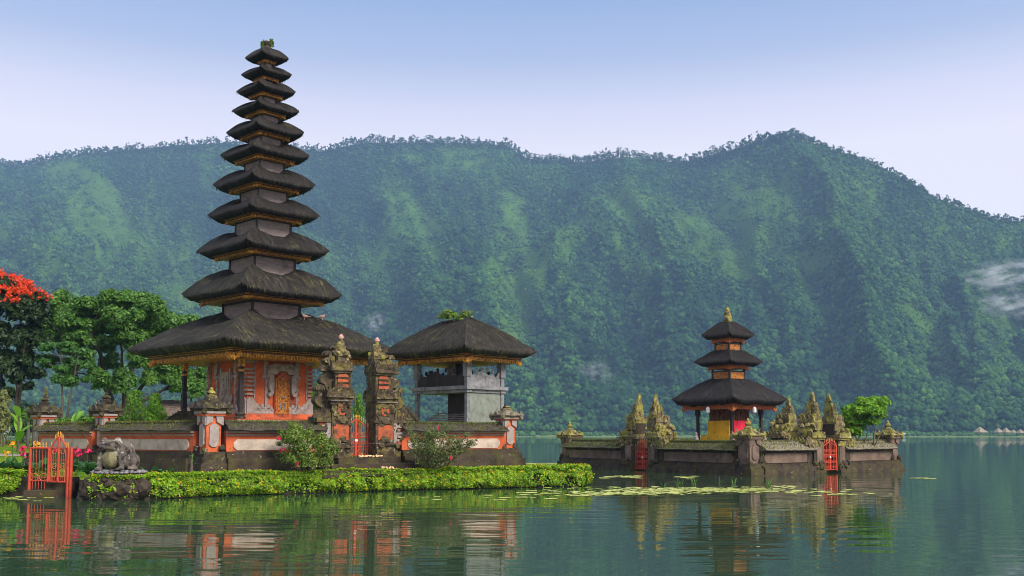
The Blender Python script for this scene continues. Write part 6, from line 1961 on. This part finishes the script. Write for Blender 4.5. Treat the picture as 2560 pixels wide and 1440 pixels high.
for i, (px, py, n, lab) in enumerate(((372, 1184, 9, 'broad-leaved green plant just right of the frog statue'), (398, 1186, 10, 'low broad-leaved plant right of the frog, middle of three'), (425, 1186, 7, 'small broad-leaved plant furthest right of the frog'))):
    p_ = at(px, py, 32.6); p_.z = LAWN
    broad_plant('hosta_plant', lab, 'plant', p_, n, .50, .20, M['canna'], 90 + i, (.3, 1.2), .45, .08, None, 'broad-leaved plants by the frog', .08)
p_ = at(478, 1180, 33.2); p_.z = LAWN
broad_plant('ginger_stalk', 'single tall leafy stalk against the dark wall base', 'plant', p_, 7, .30, .07, M['reed'], 97, (.7, 1.4), .3, .62)
# garden behind the wall: bananas, palms, bamboo
def on_ground(px, py, Y):
    p = at(px, py, Y); p.z = LAWN; return p
def rise(px, py, Y): return at(px, py, Y).z - LAWN
for i, (px, py, Y, n, L, W, lab) in enumerate(((182, 1048, 47, 5, 1.15, .50, 'banana plant with upright light green leaves over the short wall bay'), (248, 1046, 48, 4, 1.0, .32, 'banana plant with one long arching leaf left of the slim wall pillar'), (48, 1035, 50, 6, 1.0, .42, 'banana plant in the far left garden under the red-flowered tree'), (90, 1035, 51, 5, .9, .38, 'light banana plant between the thin trunks at left'), (888, 975, 44, 5, 1.0, .42, 'banana plant showing through the split gate'))):
    broad_plant('banana_plant', lab, 'plant', on_ground(px, py, Y), n, L, W, M['banana'], 120 + i, (.5, 1.45), .25, rise(px, py, Y) - .1)
def palm(label, p, h, n, L, seed, mat):
    rp = random.Random(seed); t = thing('palm', label, 'palm', p)
    m = MB(); m.tube([(0, 0, -.1), (.03, 0, h * .5), (0, 0, h)], [.10, .08, .06], 7); m.build('trunk', M['bark_pale'], t)
    V, Fc = [], []
    for k in range(n):
        a = 2 * PI * k / n + rp.uniform(-.2, .2); el = rp.uniform(.3, 1.2)
        prev = None
        for i in range(14):
            f = (i + 1) / 14
            q = Vector((math.cos(a) * math.cos(el) * L * f, math.sin(a) * math.cos(el) * L * f, h + math.sin(el) * L * f - .55 * L * f * f))
            w = L * .30 * (1 - f * .6)
            for s in (-1, 1):
                sd = Vector((-math.sin(a) * s, math.cos(a) * s, -.35)).normalized() * w + Vector((math.cos(a), math.sin(a), 0)) * w * .5
                n0 = len(V); V += [q - Vector((math.cos(a), math.sin(a), 0)) * .03, q + Vector((math.cos(a), math.sin(a), 0)) * .03, q + sd]; Fc.append((n0, n0 + 1, n0 + 2))
    m = MB(); m.add(V, Fc); m.build('fronds', mat, t)
for i, (px, py, Y, n, L, mt, lab) in enumerate(((85, 1055, 47, 13, 1.15, 'garden_leaf', 'low palm with drooping fronds beside the teal bench'), (72, 1015, 54, 12, 1.0, 'dark_leaf', 'dark green palm crown in front of the hill at left'), (262, 1048, 45.5, 12, .85, 'bamboo', 'yellow-green palm just left of the slim wall pillar'), (478, 995, 56, 12, .9, 'bamboo', 'light green palm crown left of the pagoda column'), (235, 1050, 46, 10, .7, 'bamboo', 'small yellow-green palm over the short wall bay'))):
    palm(lab, on_ground(px, py, Y), max(.3, rise(px, py, Y)), n, L, 140 + i, M[mt])
def cane_clump(name, label, cat, px, py0, py1, Y, wpx, n, mat, seed, L=.16):
    rs2 = np.random.RandomState(seed); p = on_ground(px, py0, Y); t = thing(name, label, cat, p)
    s = mpp(Y); w = wpx * s; z1 = rise(px, py1, Y); z0 = max(.2, rise(px, py0, Y) - .4)
    m = MB(); rp = random.Random(seed)
    for k in range(12):
        x = rp.uniform(-.5, .5) * w * .7; m.tube([(x * .5, rp.uniform(-.2, .2), -.1), (x, 0, z1 * .6), (x * 1.4 + rp.uniform(-.1, .1), 0, z1 * rp.uniform(.8, 1.0))], [.025, .018, .006], 5)
    m.build('canes', M['twig'], t)
    N = n; h = z0 + (z1 - z0) * rs2.rand(N); f = (h - z0) / (z1 - z0)
    a = rs2.uniform(0, 2 * PI, N); r = w * .5 * np.sin(PI * np.clip(.15 + f * .75, 0, 1)) * rs2.rand(N) ** .5 * (1 + .35 * np.sin(h * 6 + a * 2))
    P = np.stack([np.cos(a) * r, np.sin(a) * r, h], 1); Nn = np.stack([np.cos(a), np.sin(a), .3 + 0 * a], 1) + rs2.normal(size=(N, 3)) * .6
    v, f_ = leaves(P, Nn, L, L * .3, rs2, .5); mesh_np('foliage', v, f_, mat, t)
cane_clump('bamboo', 'bright green bamboo clump over the wall below the big tree', 'bamboo', 386, 1050, 985, 45.5, 46, 3400, M['bamboo'], 3)
cane_clump('bamboo', 'airy yellow-green bamboo sprigs right of the slim wall pillar', 'bamboo', 338, 1050, 975, 46.5, 56, 1300, M['bamboo'], 4)
cane_clump('bamboo', 'drooping bamboo seen between the halves of the split gate', 'bamboo', 897, 1040, 985, 43, 26, 700, M['bamboo'], 5)
cane_clump('bamboo', 'bright bamboo leaves beside the outer edge of the left gate half', 'bamboo', 795, 1010, 955, 46, 30, 900, M['bamboo'], 6)
cane_clump('reed_clump', 'pale dry reeds standing at the far left garden edge', 'reeds', 6, 1060, 975, 54, 38, 1100, M['dry_leaf'], 7, .22)
cane_clump('reed_clump', 'single pale plume rising behind the left end pillar', 'reeds', 115, 1010, 968, 46, 9, 350, M['dry_leaf'], 8, .14)
# dark shrubs round the bench
for i, (px, py, Y, rx, rz_, mt, lab) in enumerate(((70, 1075, 57, 40, 24, 'dark_leaf', 'dark shrub right of the teal bench'), (5, 1055, 60, 50, 30, 'dark_leaf', 'dark shrub behind the teal bench'), (-30, 1085, 56, 34, 20, 'garden_leaf', 'green shrub left of the teal bench'), (112, 1060, 52, 30, 26, 'garden_leaf', 'green leafy shrub under the left end pillar'), (60, 1045, 62, 44, 24, 'garden_leaf', 'mixed green shrub below the thin trunks at left'), (205, 1056, 50, 60, 12, 'garden_leaf', 'low green shrub showing over the short wall bay'), (330, 1056, 50, 70, 12, 'garden_leaf', 'low green shrub showing over the wall right of the slim pillar'))):
    c = [cpx(px + dx * rx, py + dz * rz_, Y + dx * .5, rx * .55, rz_ * .7) for dx, dz in ((0, 0), (-.6, .1), (.6, .1), (.2, -.5), (-.3, -.4))]
    p_ = on_ground(px, py, Y); p_.z = LAWN if px > 115 else gz(Y)
    shrub(lab, p_, c, 2600, .17, M[mt], 200 + i, None, 8, 'garden_shrub')
# white-flowered pot plant in front of the bench
p_ = at(18, 1100, 56); 
c = [cpx(16, 1075, 56, 14, 14), cpx(8, 1092, 56, 10, 10)]
shrub('small shrub dotted with white flowers in front of the teal bench', (p_.x, p_.y, gz(56)), c, 500, .14, M['garden_leaf'], 230, (M['white_paint'], ((20, 1078, 55.6), (12, 1084, 55.6), (10, 1098, 55.6), (24, 1072, 55.6))), 8, 'white_flower_shrub')
# plants on roofs
def roof_plant(label, p, w, h, n, seed):
    rs2 = np.random.RandomState(seed); rp = random.Random(seed); t = thing('roof_plant', label, 'plant', p)
    c = [(rp.uniform(-.5, .5) * w, rp.uniform(-.2, .2) * w, h * rp.uniform(.2, .6), w * .26, w * .22, h * .36) for _ in range(6)]
    P, Nn = cloud(c, n, rs2, .9, .5); v, f = leaves(P, Nn, .15, .06, rs2, 0); mesh_np('foliage', v, f, M['shrub'], t)
    V, Fc = [], []
    for k in range(14):
        a = rp.uniform(0, 2 * PI); el = rp.uniform(.5, 1.4)
        blade_leaf(V, Fc, (rp.uniform(-.4, .4) * w, 0, h * .3), (math.cos(a) * math.cos(el), math.sin(a) * math.cos(el), math.sin(el)), h * .6, .06, .3, 3)
    m = MB(); m.add(V, Fc); m.build('fern_leaves', M['bamboo'], t)
p_ = at(1143, 800, 45.6)
roof_plant('ferns and moss growing along the ridge of the pavilion roof', p_ + Vector((0, 0, -.05)), 1.25, .62, 1100, 3)
p_ = at(667, 121, MY)
roof_plant('tuft of plants growing on the very top of the tall pagoda', p_ + Vector((0, 0, -.15)), .50, .75, 700, 4)
p_ = at(545, 965, 33.9)

# ---- lily pads and reeds on the lake
def pad_mesh(r, n=14):
    vs = [(0, 0, 0)]; a0 = .22
    for i in range(n + 1):
        a = a0 + (2 * PI - 2 * a0) * i / n; vs.append((r * math.cos(a), r * math.sin(a), .004 * math.sin(a * 3)))
    top = [(0, i, i + 1) for i in range(1, n + 1)]
    return vs, top
rs2 = np.random.RandomState(55)
def mat_of_pads(label, spots, n, seed):
    mb = MB(); r_ = random.Random(seed)
    for k in range(n):
        px, py = spots(r_)
        p = on_level(px, py, 0.0); s = r_.uniform(.08, .19)
        vs, fs = pad_mesh(s, 9); a = r_.uniform(0, 6.28); ca, sa = math.cos(a), math.sin(a); z = .008 + r_.uniform(0, .02)
        tx, ty = r_.uniform(-.03, .03), r_.uniform(-.03, .03)
        mb.add([(p.x + x * ca - y * sa, p.y + x * sa + y * ca, z + x * tx + y * ty + zz) for x, y, zz in vs], fs)
    o = mb.build('lily_mat', M['lily']); tag(o, label, 'lily pads', kind='stuff')
mat_of_pads('dense mat of pale lily pads floating before the islet', lambda r: (r.gauss(1740, 120), r.gauss(1225, 2.6) + 2.2 * math.sin(r.random() * 40)), 420, 1)
mat_of_pads('thin trail of pale lily pads off the end of the hedge', lambda r: (r.gauss(1560, 80), r.gauss(1234, 2.2)), 170, 2)
mat_of_pads('far strip of pale floating plants behind the lawn end', lambda r: (r.uniform(1275, 1402), r.uniform(1158, 1171)), 900, 3)
vs, fs = pad_mesh(1.0, 14)
mb = MB(); mb.add([(x, y, z + .012) for x, y, z in vs], fs)
pad0 = mb.build('lily_pad', M['lily'])
GL = 'loose lily pads scattered on the lake'
spots = []
r_ = random.Random(12)
for _ in range(24): spots.append((r_.uniform(1300, 1500), r_.gauss(1236, 7)))
for _ in range(30): spots.append((r_.uniform(1850, 2120), r_.gauss(1230, 3)))
for _ in range(20): spots.append((r_.uniform(1478, 1600), r_.gauss(1193, 2.5)))
for _ in range(12): spots.append((r_.uniform(1690, 1740), r_.gauss(1194, 1.5)))
for _ in range(12): spots.append((r_.uniform(2040, 2240), r_.gauss(1236, 1.5)))
for _ in range(9): spots.append((r_.uniform(2272, 2336), r_.gauss(1196.5, .5)))
for _ in range(9): spots.append((r_.uniform(10, 150), r_.gauss(1246, 3)))
for _ in range(10): spots.append((r_.uniform(1930, 1990), r_.gauss(1217, 1)))
for _ in range(8): spots.append((r_.uniform(1000, 1300), r_.gauss(1243, 5)))
for i, (px, py) in enumerate(spots):
    o = pad0 if i == 0 else pad0.copy()
    if i: link(o)
    p = on_level(px, py, 0.0); s = r_.uniform(.10, .22) * (1.3 if py < 1200 else 1)
    o.location = (p.x, p.y, 0); o.scale = (s, s, 1); o.rotation_euler = (r_.uniform(-.01, .01), r_.uniform(-.01, .01), r_.uniform(0, 6.28))
    tag(o, 'small round pale lily pad floating flat on the lake', 'lily pad', GL)
for i, (px, py, lab) in enumerate(((1700, 1214, 'small reed tuft left in the water before the islet'), (1735, 1213, 'spreading reed tuft in the water before the islet'), (1796, 1210, 'tallest reed tuft in the water in front of the lily mat'), (1834, 1212, 'reed tuft in the water below the corner pillar'), (1655, 1216, 'thin reed standing in the water below the right gate half'), (1918, 1214, 'short reed tuft furthest right before the islet'), (2008, 1213, 'lone reed in the water below the side wall'))):
    p = on_level(px, py, 0.0); rp = random.Random(300 + i); t = thing('reed_tuft', lab, 'reeds', p)
    V, Fc = [], []
    for k in range(3 if 'thin' in lab or 'lone' in lab else 8):
        a = rp.uniform(0, 6.28); el = rp.uniform(.7, 1.5)
        blade_leaf(V, Fc, (rp.uniform(-.1, .1), rp.uniform(-.1, .1), -.05), (math.cos(a) * math.cos(el), math.sin(a) * math.cos(el), math.sin(el)), rp.uniform(.3, .62), .03, .35, 4)
    m = MB(); m.add(V, Fc); m.build('blades', M['reed'], t)
